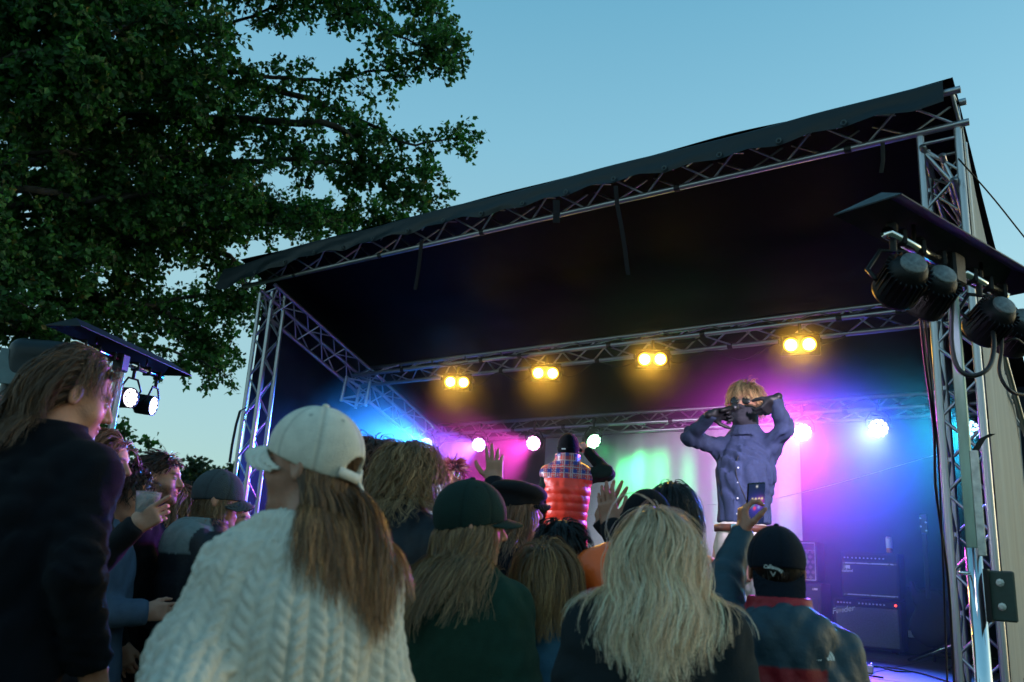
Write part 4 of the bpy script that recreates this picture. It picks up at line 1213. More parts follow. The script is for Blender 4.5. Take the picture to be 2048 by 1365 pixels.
# ------------------------------------------------------------------ clothing details
def collar_up(hh=0.05, r=0.085, t=0.008):
    def g(P, d, J):
        nk = J.neck
        q = P - nk
        rr = np.hypot(q[:, 0], q[:, 1] * 0.95 - 0.005)
        k = smax(np.abs(rr - r * J.S - 0.12 * (0 - q[:, 2]) * (q[:, 2] < 0)) - t, np.abs(q[:, 2] - 0.01) - hh, 0.006)
        return smin(d, k, 0.015)
    return g
def hood_down(size=1.0):
    """a hood lying on the back of the shoulders"""
    def g(P, d, J):
        c = J.neck + np.array([0, -0.075, -0.045]) * J.S
        h1 = ell(P, c, np.array([0.135, 0.075, 0.085]) * J.S * size)
        h2 = ell(P, c + np.array([0, -0.03, -0.06]) * J.S, np.array([0.105, 0.055, 0.10]) * J.S * size)
        hd = smin(h1, h2, 0.04)
        hd = smax(hd, -ell(P, c + np.array([0, 0.035, 0.075]) * J.S, np.array([0.085, 0.060, 0.085]) * J.S), 0.02)
        return smin(d, hd, 0.018)
    return g
def cable_knit(u, v, pu=0.036, pv=0.026, amp=0.006):
    k = np.floor(u / pu); up = (u / pu - k) * 2 - 1
    sgn = np.where(k % 2 == 0, 1.0, -1.0)
    ph = np.sin(k * 12.9898) * 43758.5; ph = (ph - np.floor(ph)) * 6.28
    rope = np.abs(np.cos(np.pi * v / pv + sgn * 1.9 * up + ph)) ** 0.8 * np.clip(1.05 - np.abs(up) ** 2.5, 0, 1)
    edge = -0.75 * np.exp(-((np.abs(up) - 1) / 0.18) ** 2)
    return amp * (rope + edge)
def sweater_tex(J, amp, pu=0.05, pv=0.03):
    def extra(P, d, J):
        near = np.abs(d) < 0.05
        if not near.any(): return d
        q = P[near]
        cy = -0.045
        u = np.arctan2(q[:, 0], -(q[:, 1] - cy)) * 0.17; v = q[:, 2].copy()
        dt = torso_sdf(q, J, 0.02)
        for s in (-1, 1):
            for a, b in ((J.sh[s], J.el[s]), (J.el[s], J.wr[s])):
                ab = b - a; L = np.linalg.norm(ab); ax = ab / L
                t = (q - a) @ ax
                dc = np.linalg.norm(q - a - np.clip(t, 0, L)[:, None] * ax, axis=1) - 0.085
                e1 = np.cross(ax, [0.3, 1, 0.1]); e1 /= np.linalg.norm(e1); e2 = np.cross(ax, e1)
                an = np.arctan2((q - a) @ e1, (q - a) @ e2)
                m = (dc < dt - 0.01)
                u = np.where(m, an * 0.09, u); v = np.where(m, t, v); dt = np.where(m, dc, dt)
        d = d.copy(); d[near] -= cable_knit(u, v, pu, pv, amp)
        return d
    return extra
def solid(c): return np.array(c)
def torso_jacket(color, **k):
    def top(J):
        kk = dict(puff=0.022, fold=0.013, seed=int(abs(J.base[0]) * 977) % 997, h=0.0145, mat=M['cloth'], name='jacket'); kk.update(k)
        nm = kk.pop('name'); mt = kk.pop('mat')
        garment(J, nm, mt, color, **kk)
    return top
# ================================================================== THE CROWD
def both(*fs):
    def g(J):
        for f in fs: f(J)
    return g
PALE = (0.50, 0.30, 0.22)
DARK = (0.012, 0.013, 0.016)
# --- tall long haired man, far left
def h1(J):
    strands(J, guides=1200, kids=3, length=lambda R: np.where(R[:, 1] < 0.0, 0.29, 0.15), lvar=0.25, col=(0.072, 0.047, 0.029), tipcol=(0.122, 0.079, 0.050), hicol=(0.187, 0.115, 0.072), hi=0.2, mask=lambda R: (R[:, 1] < -0.01) | (R[:, 2] > 0.085), back=0.22, layer=(0.006, 0.026), grav=0.30, curl=0.010, cfreq=2.0, seed=11, body_off=0.05, frizz=0.005, width=0.0020)
build_person('tall man with shoulder length hair and black sweater at the left', (150, 797), 2.95, 16, fem=False, head=(40, -14, 0), S=1.04, hair=h1, lean=0.12, wide=1.06, shrug=0.05, hcol=(0.072, 0.047, 0.029), h_head=0.0042,
             top=torso_jacket((0.005, 0.006, 0.009), puff=0.026, sleeve=(0.068, 0.064, 0.05), hem=-0.84, h=0.011, fold=0.0136, mat=M['knit'], name='sweater', collar=collar_up(0.035, 0.080, 0.010)),
             arms=(None, dict(wrist=(0.06, 0.04, -0.49))), hands=(None, dict(curl=(0.5, 0.55, 0.6, 0.6), spread=0.04, thumb=(0.25, 0.4), palm=(-1, 0.2, 0.2))), trousers=(0.012, 0.014, 0.022))
# --- woman in the white cap and cable sweater
def t2(J):
    garment(J, 'sweater', M['knit'], (0.66, 0.60, 0.50), puff=0.030, sleeve=(0.075, 0.092, 0.072), hem=-0.92, h=0.0058, fold=0.012, seed=5, extra=sweater_tex(J, 0.0065, 0.036, 0.026), smooth=0, flare=0.015)
    c, tr, surf = ball_cap(J, (0.68, 0.62, 0.52), 0, 4, hole=True, scale=1.06, h=0.0042, low=0.004, bscale=0.98)
    # strap across the opening with a long loose tail
    pts = []
    for k in range(13):
        a = math.pi + (k - 6) / 6 * 0.62
        pts.append(np.array([math.sin(a) * 0.094, -0.006 + math.cos(a) * 0.116, -0.008 + 0.012 * abs(k - 6) / 6]))
    def ribbon(pts, wv, th=0.002):
        pts = np.array(pts); t = np.gradient(pts, axis=0); t /= np.linalg.norm(t, axis=1)[:, None]
        w = np.array(wv) - t * (t @ np.array(wv))[:, None]; w /= np.linalg.norm(w, axis=1)[:, None]
        nn = np.cross(t, w)
        P = np.stack([pts + w * 0.011 + nn * th, pts - w * 0.011 + nn * th, pts - w * 0.011 - nn * th, pts + w * 0.011 - nn * th, pts + w * 0.011 + nn * th], 1)
        mb = MB().grid(P); return np.concatenate(mb.v), mb.f4[0]
    V, Q = ribbon(pts, (0, 0.1, 1)); J.obj('strap', tr(V), Q, M['cloth'], np.tile((0.62, 0.60, 0.55), (len(V), 1)), c)
    tail = [np.array([0.008 + 0.012 * s, -0.122 - 0.016 * s + 0.002 * s * s, -0.012 - 0.026 * s - 0.003 * s * s]) for s in np.linspace(0, 3.2, 9)]
    V, Q = ribbon(tail, (1, 0.3, 0.1)); J.obj('strap_tail', tr(V), Q, M['cloth'], np.tile((0.66, 0.63, 0.57), (len(V), 1)), c)
def h2(J):
    strands(J, guides=1500, kids=3, length=lambda R: 0.34 + 0.08 * np.clip(-R[:, 1] / 0.1, 0, 1), lvar=0.22, col=(0.105, 0.066, 0.040), tipcol=(0.20, 0.122, 0.066), hicol=(0.46, 0.30, 0.165), hi=0.28, capped=(0.004, 0.21, 1.06), mask=lambda R: R[:, 1] < 0.012, back=0.25, layer=(0.002, 0.012), grav=0.33, curl=0.006, cfreq=1.2, seed=12, wind=(0, -0.22, 0), body_off=0.032, width=0.0020, steps=17, frizz=0.005)
build_person('woman in a white cap and white cable knit sweater', (622, 935), 2.05, -22, fem=True, head=(-52, 4, -4), hair=h2, top=t2, skin=(0.40, 0.24, 0.18), hcol=(0.086, 0.058, 0.036), h_head=0.0038, wide=0.97,
             arms=(dict(elbow_px=(395, 1330, 1.93), wrist_px=(330, 1480, 1.78)), dict(wrist=(0.0, 0.20, -0.42), pole=(0.25, -1, -0.4))), lips=0.5, lean=0.05)
# --- woman in the dark green cap and green sweater
def t3(J):
    garment(J, 'sweater', M['knit'], (0.020, 0.050, 0.034), puff=0.030, sleeve=(0.082, 0.078, 0.055), hem=-0.9, h=0.010, fold=0.0102, seed=8, collar=collar_up(0.03, 0.082, 0.010))
    c, tr, surf = ball_cap(J, (0.010, 0.026, 0.022), 0, 2, scale=1.08, h=0.0045, low=-0.002, seams=True, flat=0.5)
    V, F = text_mesh('—', 0.05, 0, 0.004)
    u = -math.radians(128) + V[:, 0] / 0.11; v = math.radians(14) + V[:, 1] / 0.11
    P = surf(u, v, 0.003)
    J.obj('cap_tag', P, F, M['cloth'], np.tile((0.3, 0.32, 0.3), (len(P), 1)), c)
def h3(J):
    strands(J, guides=1400, kids=3, length=lambda R: 0.34 + 0.09 * np.clip(-R[:, 1] / 0.1, 0, 1), lvar=0.3, col=(0.137, 0.097, 0.061), tipcol=(0.216, 0.155, 0.094), hicol=(0.331, 0.245, 0.144), hi=0.3, capped=(-0.002, 0.21, 1.08), mask=lambda R: R[:, 1] < 0.03, layer=(0.003, 0.016), grav=0.32, curl=0.0125, cfreq=2.2, seed=13, wind=(0, -0.38, 0), body_off=0.032, width=0.0020, steps=17, frizz=0.005)
build_person('long haired woman in a dark green cap and green sweater', (942, 1052), 2.75, 22, fem=True, head=(52, -2, 3), hair=h3, top=t3, hcol=(0.137, 0.097, 0.061), wide=1.06, h_head=0.0042)
# --- blonde woman in front
def h4(J):
    strands(J, guides=1700, kids=3, length=lambda R: 0.31 + 0.07 * np.clip(-R[:, 1] / 0.1, 0, 1), lvar=0.25, col=(0.40, 0.36, 0.28), tipcol=(0.66, 0.62, 0.54), hicol=(0.85, 0.82, 0.76), hi=0.35, layer=(0.002, 0.011), grav=0.34, curl=0.0132, cfreq=2.6, seed=14, wind=(0, -0.40, 0), body_off=0.032, width=0.0020, steps=17, frizz=0.005)
build_person('blonde woman with wavy shoulder length hair and dark jacket, seen from behind', (1312, 1112), 2.45, 6, fem=True, head=(8, -4, 2), hair=h4, hcol=(0.288, 0.245, 0.173),
             top=torso_jacket((0.012, 0.017, 0.020), puff=0.036, sleeve=(0.088, 0.080, 0.06), hem=-0.9, h=0.010, fold=0.0136, mat=M['cloth'], collar=hood_down(0.9)), shrug=0.07, wide=1.08, h_head=0.008)
# --- child with bobbed hair
def h5(J):
    strands(J, guides=1100, kids=3, length=lambda R: 0.20 + 0.05 * np.clip(R[:, 2] / 0.1, 0, 1), lvar=0.12, col=(0.122, 0.083, 0.043), tipcol=(0.259, 0.180, 0.094), hicol=(0.396, 0.288, 0.144), hi=0.3, layer=(0.008, 0.030), grav=0.30, curl=0.007, cfreq=1.8, seed=15, body_off=0.03, width=0.0020, steps=16, frizz=0.005)
build_person('child with chin length blond hair and blue shirt', (1092, 1164), 2.9, 14, fem=True, S=0.9, head=(10, 0, 0), hair=h5, hcol=(0.144, 0.094, 0.050), top=torso_jacket((0.055, 0.15, 0.22), puff=0.015, sleeve=(0.056, 0.05, 0.04), hem=-0.8, name='shirt', fold=0.0102, cuffs=0.4), h_head=0.006)
# --- man with backwards cap filming
def t6(J):
    teal, red = np.array((0.020, 0.048, 0.068)), np.array((0.24, 0.010, 0.018))
    S = J.S
    def colfn(V, J):
        c = np.tile(teal, (len(V), 1))
        inner = (np.abs(V[:, 0] + 0.02) < 0.125) & (V[:, 2] < J.hz - 0.315 + J.shup) & (torso_sdf(V, J, 0.11) < 0.0)
        c[inner] = red
        col = (np.hypot(V[:, 0], V[:, 1] - J.neck[1] + 0.0) < 0.108) & (V[:, 2] > J.hz - 0.205 + J.shup)
        c[col] = np.array((0.32, 0.012, 0.02))
        return c
    garment(J, 'jacket', M['shell'], teal, puff=0.030, sleeve=(0.068, 0.056, 0.043), hem=-0.86, h=0.0095, fold=0.010, seed=31, hood=hood_down(1.05), collar=collar_up(0.05, 0.088, 0.010), colfn=colfn)
    # small white emblem on the right shoulder blade: three nested arcs beside stacked letters
    org = np.array([0.090, 0, J.hz - 0.285 + J.shup])
    def on_back(u, v):
        P = np.stack([org[0] + u, np.full_like(u, -0.35), org[2] + v], -1)
        for _ in range(40):
            d = torso_sdf(P, J, 0.030); P[:, 1] += np.maximum(d, 0) * 0.6
        P[:, 1] -= 0.022
        return P
    for k in range(3):
        r0, r1 = 0.010 + k * 0.0085, 0.0165 + k * 0.0085
        a = np.linspace(0, math.pi / 2 + 0.1, 10)
        uv = np.stack([np.stack([0.004 + r0 * np.cos(a), r0 * np.sin(a)], -1), np.stack([0.004 + r1 * np.cos(a), r1 * np.sin(a)], -1)], 1)
        Pg = on_back(uv[:, :, 0].ravel(), uv[:, :, 1].ravel()).reshape(10, 2, 3)
        mb = MB().grid(Pg); J.obj('emblem_arc', np.concatenate(mb.v), mb.f4[0], M['print'])
    for k, w in enumerate(('THE', 'NORTH', 'FACE')):
        V, F = text_mesh(w, 0.013, 0, 0.0003)
        J.obj('emblem_text', on_back(V[:, 0] * 0.9 - 0.018, V[:, 1] + 0.024 - k * 0.0105), F, M['print'])
    c, tr, surf = ball_cap(J, (0.006, 0.010, 0.018), 180, 0, scale=1.04, h=0.0045, low=0.0, brim_pitch=1.0, bscale=0.92)
    V, F = text_mesh('Callaway', 0.0150, 0, 0.0006)
    u = -V[:, 0] / 0.105 + 0.22; v = math.radians(-4) + (V[:, 1] - (V[:, 0] ** 2) * 9 - V[:, 0] * 0.12) / 0.105
    J.obj('cap_lettering', surf(u, v, 0.003), F[:, ::-1], M['print'], None, c)
    a = np.array([[-0.016, 0.012], [-0.009, 0.012], [0, -0.004], [0.009, 0.012], [0.016, 0.012], [0, -0.016]]); a *= 0.55; a[:, 1] -= 0.019
    J.obj('cap_chevron', surf(-a[:, 0] / 0.105 + 0.22, math.radians(-4) + a[:, 1] / 0.105, 0.003), np.array([[0, 5, 2], [0, 2, 1], [5, 4, 2], [4, 3, 2]]), M['print'], None, c)
    th = np.linspace(0, 6.28, 16, endpoint=False)
    st = np.stack([0.013 * np.cos(th), 0.02 * np.sin(th)], 1)
    J.obj('cap_sticker', surf(-math.radians(70) + st[:, 0] / 0.1, math.radians(6) + st[:, 1] / 0.1, 0.003), np.array([[0, i, i + 1] for i in range(1, 15)]), M['stick'], None, c)
M['print'] = pmat('white_print', (0.62, 0.64, 0.62), 0.6, 0, 0.2, 60)
M['stick'] = pmat('green_sticker', (0.25, 0.5, 0.42), 0.5, 0, 0.3, 90)
def h6(J): strands(J, guides=217, kids=3, length=0.02, lvar=0.4, col=(0.022, 0.014, 0.011), capped=(0.0, -0.21, 1.04), layer=(0.001, 0.003), grav=0.15, seed=16, body_off=None, width=0.002, steps=6, frizz=0.002)
J6 = build_person('man in a backwards black cap and teal and red jacket filming with a phone', (1552, 1140), 2.95, 6, head=(4, 10, 0), hair=h6, top=t6, hcol=(0.022, 0.014, 0.011), skin=(0.42, 0.22, 0.16),
                  arms=(dict(wrist_px=(1484, 1068, 3.15), elbow_px=(1450, 1160, 3.05)), dict(wrist=(0.12, 0.22, -0.42))),
                  hands=(dict(curl=(0.75, 0.8, 0.8, 0.85), spread=0.05, thumb=(0.55, 0.55), fwd_w=tuple(np.array([0.05, 0.02, 0.0]) + np.array([0.0, 0, 1.0])), palm_w=(0.81, 0.58, 0.0), thumb_side=None, h=0.003), None), h_head=0.0045)
# --- dark haired man behind the child
def h7(J): strands(J, guides=471, kids=3, length=0.055, lvar=0.3, col=(0.006, 0.005, 0.006), layer=(0.004, 0.014), grav=0.12, curl=0.004, cfreq=6, seed=17, body_off=None, width=0.0028, steps=8, frizz=0.003, spiky=0.06, plane=(-0.6, 0.8, 0.0))
build_person('dark haired man with short black hair behind the child', (1128, 1114), 3.2, 30, head=(14, 0, 0), hair=h7, hcol=(0.007, 0.006, 0.006), skin=(0.16, 0.085, 0.06), top=torso_jacket((0.010, 0.010, 0.014), hem=-0.82))
# --- woman in flat cap with raised hand
def h8(J): strands(J, guides=590, kids=3, length=0.34, lvar=0.25, col=(0.158, 0.094, 0.061), tipcol=(0.245, 0.158, 0.108), hicol=(0.324, 0.216, 0.144), hi=0.25, capped=(0.03, 0.1, 1.0), mask=lambda R: R[:, 1] < 0.03, layer=(0.003, 0.012), grav=0.30, curl=0.008, cfreq=1.6, seed=18, wind=(0, -0.22, 0), body_off=0.03, width=0.003, steps=13, frizz=0.008)
build_person('woman in a black flat cap raising one hand towards the stage', (1035, 1022), 3.85, 70, fem=True, head=(0, 4, 0), hair=h8, hcol=(0.144, 0.086, 0.058), top=both(torso_jacket((0.010, 0.010, 0.014), hem=-0.82), lambda J: flat_cap(J, (0.010, 0.010, 0.012))),
             arms=(None, dict(wrist_px=(988, 962, 3.95), elbow_px=(1000, 1070, 3.80))),
             hands=(None, dict(curl=(0.12, 0.10, 0.32, 0.40), spread=0.16, thumb=(0.75, 0.15), fwd_w=(-0.03, -0.02, 1.0), palm_w=(-0.55, 0.8, 0.1), thumb_side=None, h=0.0034)), skin=(0.42, 0.24, 0.17))
# --- curly haired man
def h9(J): strands(J, guides=1100, kids=3, length=lambda R: 0.17 + 0.05 * (R[:, 2] < 0.05), lvar=0.4, col=(0.137, 0.101, 0.061), tipcol=(0.259, 0.194, 0.115), hicol=(0.360, 0.288, 0.187), hi=0.3, layer=(0.006, 0.028), grav=0.22, curl=0.014, cfreq=5.5, seed=19, body_off=0.04, width=0.0020, steps=15, frizz=0.005, spiky=0.0)
build_person('man with curly blond hair and a black jacket', (820, 962), 3.15, 35, head=(14, -6, 0), hair=h9, hcol=(0.144, 0.101, 0.058), top=torso_jacket((0.008, 0.009, 0.013), hem=-0.84, mat=M['shell'], collar=collar_up(0.055, 0.084, 0.010)), jaw=1.05, shrug=0.06)
# --- steward in orange vest, clapping
def t10(J):
    garment(J, 'jacket', M['cloth'], (0.010, 0.010, 0.012), puff=0.02, sleeve=(0.064, 0.056, 0.044), hem=-0.84, h=0.012, fold=0.0102, seed=41)
    def colfn(V, J):
        c = np.tile(np.array((1.0, 0.13, 0.015)), (len(V), 1))
        band = (np.abs(np.abs(V[:, 0]) - 0.125) < 0.028)
        c[band] = (0.16, 0.17, 0.17); return c
    garment(J, 'high_visibility_vest', M['puffer'], (0.9, 0.1, 0.02), puff=0.040, sleeves=False, hem=-0.78, h=0.012, fold=0.0068, seed=42, colfn=colfn, neck=0.10)
    beanie(J, (0.008, 0.008, 0.010), low=-0.015)
build_person('steward in a black beanie and orange high visibility vest, clapping', (1292, 1056), 3.2, -10, head=(0, 0, 0), top=t10, hcol=(0.014, 0.011, 0.009), skin=(0.36, 0.19, 0.13),
             arms=(dict(wrist_px=(1222, 1052, 3.40), elbow_px=(1258, 1130, 3.30)), dict(wrist_px=(1205, 1040, 3.46), elbow_px=(1300, 1150, 3.5))),
             hands=(dict(curl=(0.10, 0.08, 0.1, 0.15), spread=0.05, thumb=(0.55, 0.2), fwd_w=(-0.22, -0.06, 1.0), palm_w=(-0.15, 1.0, -0.0), thumb_side=None, h=0.0032),
                    dict(curl=(0.06, 0.05, 0.05, 0.1), spread=0.22, thumb=(0.5, 0.1), fwd_w=(0.30, 0.25, 1.0), palm_w=(0.2, -1.0, 0.0), thumb_side=None, h=0.0032)), wide=1.12, lean=0.0, shrug=0.11)
def h11(J): strands(J, guides=590, kids=3, length=0.15, lvar=0.25, col=(0.006, 0.006, 0.009), layer=(0.006, 0.020), grav=0.28, curl=0.004, cfreq=3, seed=20, body_off=0.03, width=0.003, steps=12, frizz=0.005)
build_person('black haired person just right of the steward in the beanie', (1347, 1034), 3.5, 20, fem=True, head=(10, 0, 0), hair=h11, hcol=(0.007, 0.007, 0.009), top=torso_jacket((0.014, 0.012, 0.016)), skin=(0.3, 0.16, 0.11))
# --- woman in grey cap and two tone anorak
def t12(J):
    def colfn(V, J):
        c = np.tile(np.array((0.010, 0.011, 0.015)), (len(V), 1))
        c[V[:, 2] < J.hz - 0.52] = (0.055, 0.075, 0.08)
        hd = (V[:, 1] < J.neck[1] - 0.02) & (V[:, 2] > J.hz - 0.245) & (np.abs(V[:, 0]) < 0.13)
        c[hd] = (0.15, 0.18, 0.18); return c
    garment(J, 'anorak', M['shell'], DARK, puff=0.040, sleeve=(0.082, 0.078, 0.055), hem=-0.95, h=0.012, fold=0.010, seed=51, hood=hood_down(1.15), collar=collar_up(0.05, 0.085, 0.010), colfn=colfn, flare=0.03)
    ball_cap(J, (0.055, 0.066, 0.072), 0, -4, scale=1.06, h=0.006, low=0.0)
def h12(J): strands(J, guides=453, kids=3, length=0.17, lvar=0.25, col=(0.130, 0.094, 0.058), tipcol=(0.245, 0.187, 0.122), capped=(0.0, 0.21, 1.06), mask=lambda R: R[:, 1] < 0.03, layer=(0.002, 0.014), grav=0.30, seed=21, body_off=0.06, width=0.003, steps=12, frizz=0.006, plane=(-0.6, 0.8, -0.015))
build_person('woman in a grey cap and black and grey anorak with a pale hood', (436, 1002), 4.2, 45, fem=True, head=(28, -6, 0), hair=h12, top=t12, hcol=(0.144, 0.101, 0.065), wide=1.05)
# --- bearded man
def h13(J): strands(J, guides=436, kids=3, length=lambda R: 0.02 + 0.05 * np.clip(R[:, 2] / 0.1, 0, 1), lvar=0.3, col=(0.050, 0.025, 0.014), layer=(0.003, 0.010), grav=0.10, seed=22, body_off=None, width=0.003, steps=7, frizz=0.003, spiky=0.2, back=0.1, plane=(-0.55, 0.83, 0.0))
build_person('bearded man with short brown hair in profile by the tree line', (318, 958), 4.5, 82, head=(4, 0, 0), hair=h13, beard=0.8, hcol=(0.058, 0.025, 0.014), top=torso_jacket((0.008, 0.008, 0.010), collar=collar_up(0.06, 0.085, 0.010)), h_head=0.005)
# --- wavy haired woman
def h14(J): strands(J, guides=510, kids=4, length=0.28, lvar=0.25, col=(0.122, 0.090, 0.054), tipcol=(0.216, 0.166, 0.101), hicol=(0.302, 0.238, 0.158), hi=0.25, layer=(0.004, 0.018), grav=0.30, curl=0.012, cfreq=3.0, seed=23, wind=(0, -0.22, 0), body_off=0.03, width=0.0034, steps=15, frizz=0.01)
build_person('woman with long wavy fair hair in front of the bearded man', (345, 1024), 4.6, 50, fem=True, head=(12, -8, 0), hair=h14, hcol=(0.144, 0.108, 0.072), top=torso_jacket((0.012, 0.012, 0.015)))
# --- woman in profile between the grey cap and the tower
def h15(J): strands(J, guides=363, kids=3, length=0.16, lvar=0.3, col=(0.036, 0.018, 0.013), layer=(0.004, 0.014), grav=0.22, seed=24, body_off=0.03, width=0.0034, steps=12, back=0.35, plane=(-0.6, 0.8, 0.005))
build_person('dark haired woman in profile beside the left truss tower', (462, 1046), 4.7, 86, fem=True, head=(4, 4, 0), hair=h15, lips=0.6, hcol=(0.029, 0.014, 0.011), top=torso_jacket((0.012, 0.014, 0.02), collar=collar_up(0.05, 0.084, 0.01)), skin=(0.48, 0.28, 0.2), h_head=0.005)
# --- red haired woman with a plastic cup
def h16(J): strands(J, guides=399, kids=3, length=0.22, lvar=0.3, col=(0.115, 0.054, 0.029), tipcol=(0.173, 0.086, 0.050), layer=(0.004, 0.014), grav=0.26, seed=25, body_off=0.03, width=0.0034, steps=14, back=0.3, plane=(-0.6, 0.8, 0.005))
J16 = build_person('red haired woman in profile holding a plastic cup', (208, 928), 4.0, 88, fem=True, head=(2, -4, 0), hair=h16, lips=0.6, hcol=(0.101, 0.050, 0.029), top=torso_jacket((0.012, 0.013, 0.017)), skin=(0.5, 0.3, 0.22), h_head=0.0048,
                   arms=(None, dict(wrist_px=(272, 1050, 3.55), pole=(0.1, 0.0, -1))),
                   hands=(None, dict(curl=(0.05, 0.85, 0.85, 0.9), spread=0.06, thumb=(0.5, 0.6), fwd_w=(0.75, 0.45, 0.55), palm_w=(-0.30, 0.75, 0.25), h=0.0035)))
# --- dark curly haired woman in light blue hoodie
def h17(J): strands(J, guides=471, kids=3, length=0.075, lvar=0.4, col=(0.022, 0.014, 0.011), tipcol=(0.043, 0.029, 0.022), layer=(0.008, 0.03), grav=0.18, curl=0.014, cfreq=6, seed=26, body_off=0.03, width=0.0034, steps=14)
build_person('dark curly haired woman in a light blue hoodie beside the tall man', (246, 986), 4.1, 75, fem=True, S=0.95, head=(0, -10, 0), hair=h17, hcol=(0.022, 0.014, 0.011), skin=(0.5, 0.3, 0.22),
             top=torso_jacket((0.07, 0.11, 0.17), puff=0.03, sleeve=(0.075, 0.07, 0.055), hood=hood_down(1.0), hem=-0.85, name='hoodie', fold=0.010),
             arms=(None, dict(wrist_px=(290, 1225, 3.95), pole=(0.2, -1, 0))))
# --- dark figure cut by the left edge
def h18(J): strands(J, guides=290, kids=3, length=0.05, lvar=0.3, col=(0.036, 0.018, 0.013), layer=(0.003, 0.010), grav=0.1, seed=27, body_off=None, width=0.003, steps=7)
build_person('dark figure in black cut off by the left edge of the picture', (-165, 815), 1.75, 20, head=(10, 0, 0), hair=h18, hcol=(0.036, 0.022, 0.014), top=torso_jacket((0.008, 0.010, 0.012), puff=0.03), h_head=0.007)
def h19(J): strands(J, guides=436, kids=3, length=0.10, lvar=0.4, col=(0.202, 0.122, 0.079), tipcol=(0.302, 0.202, 0.137), layer=(0.008, 0.03), grav=0.15, curl=0.014, cfreq=7, seed=28, body_off=None, width=0.0036, steps=12)
build_person('person with curly ginger hair behind the tall man at the left edge', (-8, 868), 4.4, 60, head=(10, 0, 0), hair=h19, hcol=(0.180, 0.108, 0.072), top=torso_jacket((0.02, 0.02, 0.025)))
def h20(J): strands(J, guides=436, kids=3, length=0.10, lvar=0.4, col=(0.065, 0.032, 0.025), tipcol=(0.115, 0.061, 0.043), layer=(0.008, 0.03), grav=0.14, curl=0.012, cfreq=7, seed=29, body_off=None, width=0.0036, steps=12, spiky=0.2)
build_person('person with tousled auburn hair behind the curly blond man', (752, 938), 3.9, 15, head=(0, 0, 0), hair=h20, hcol=(0.065, 0.032, 0.025), top=torso_jacket((0.015, 0.012, 0.014)))

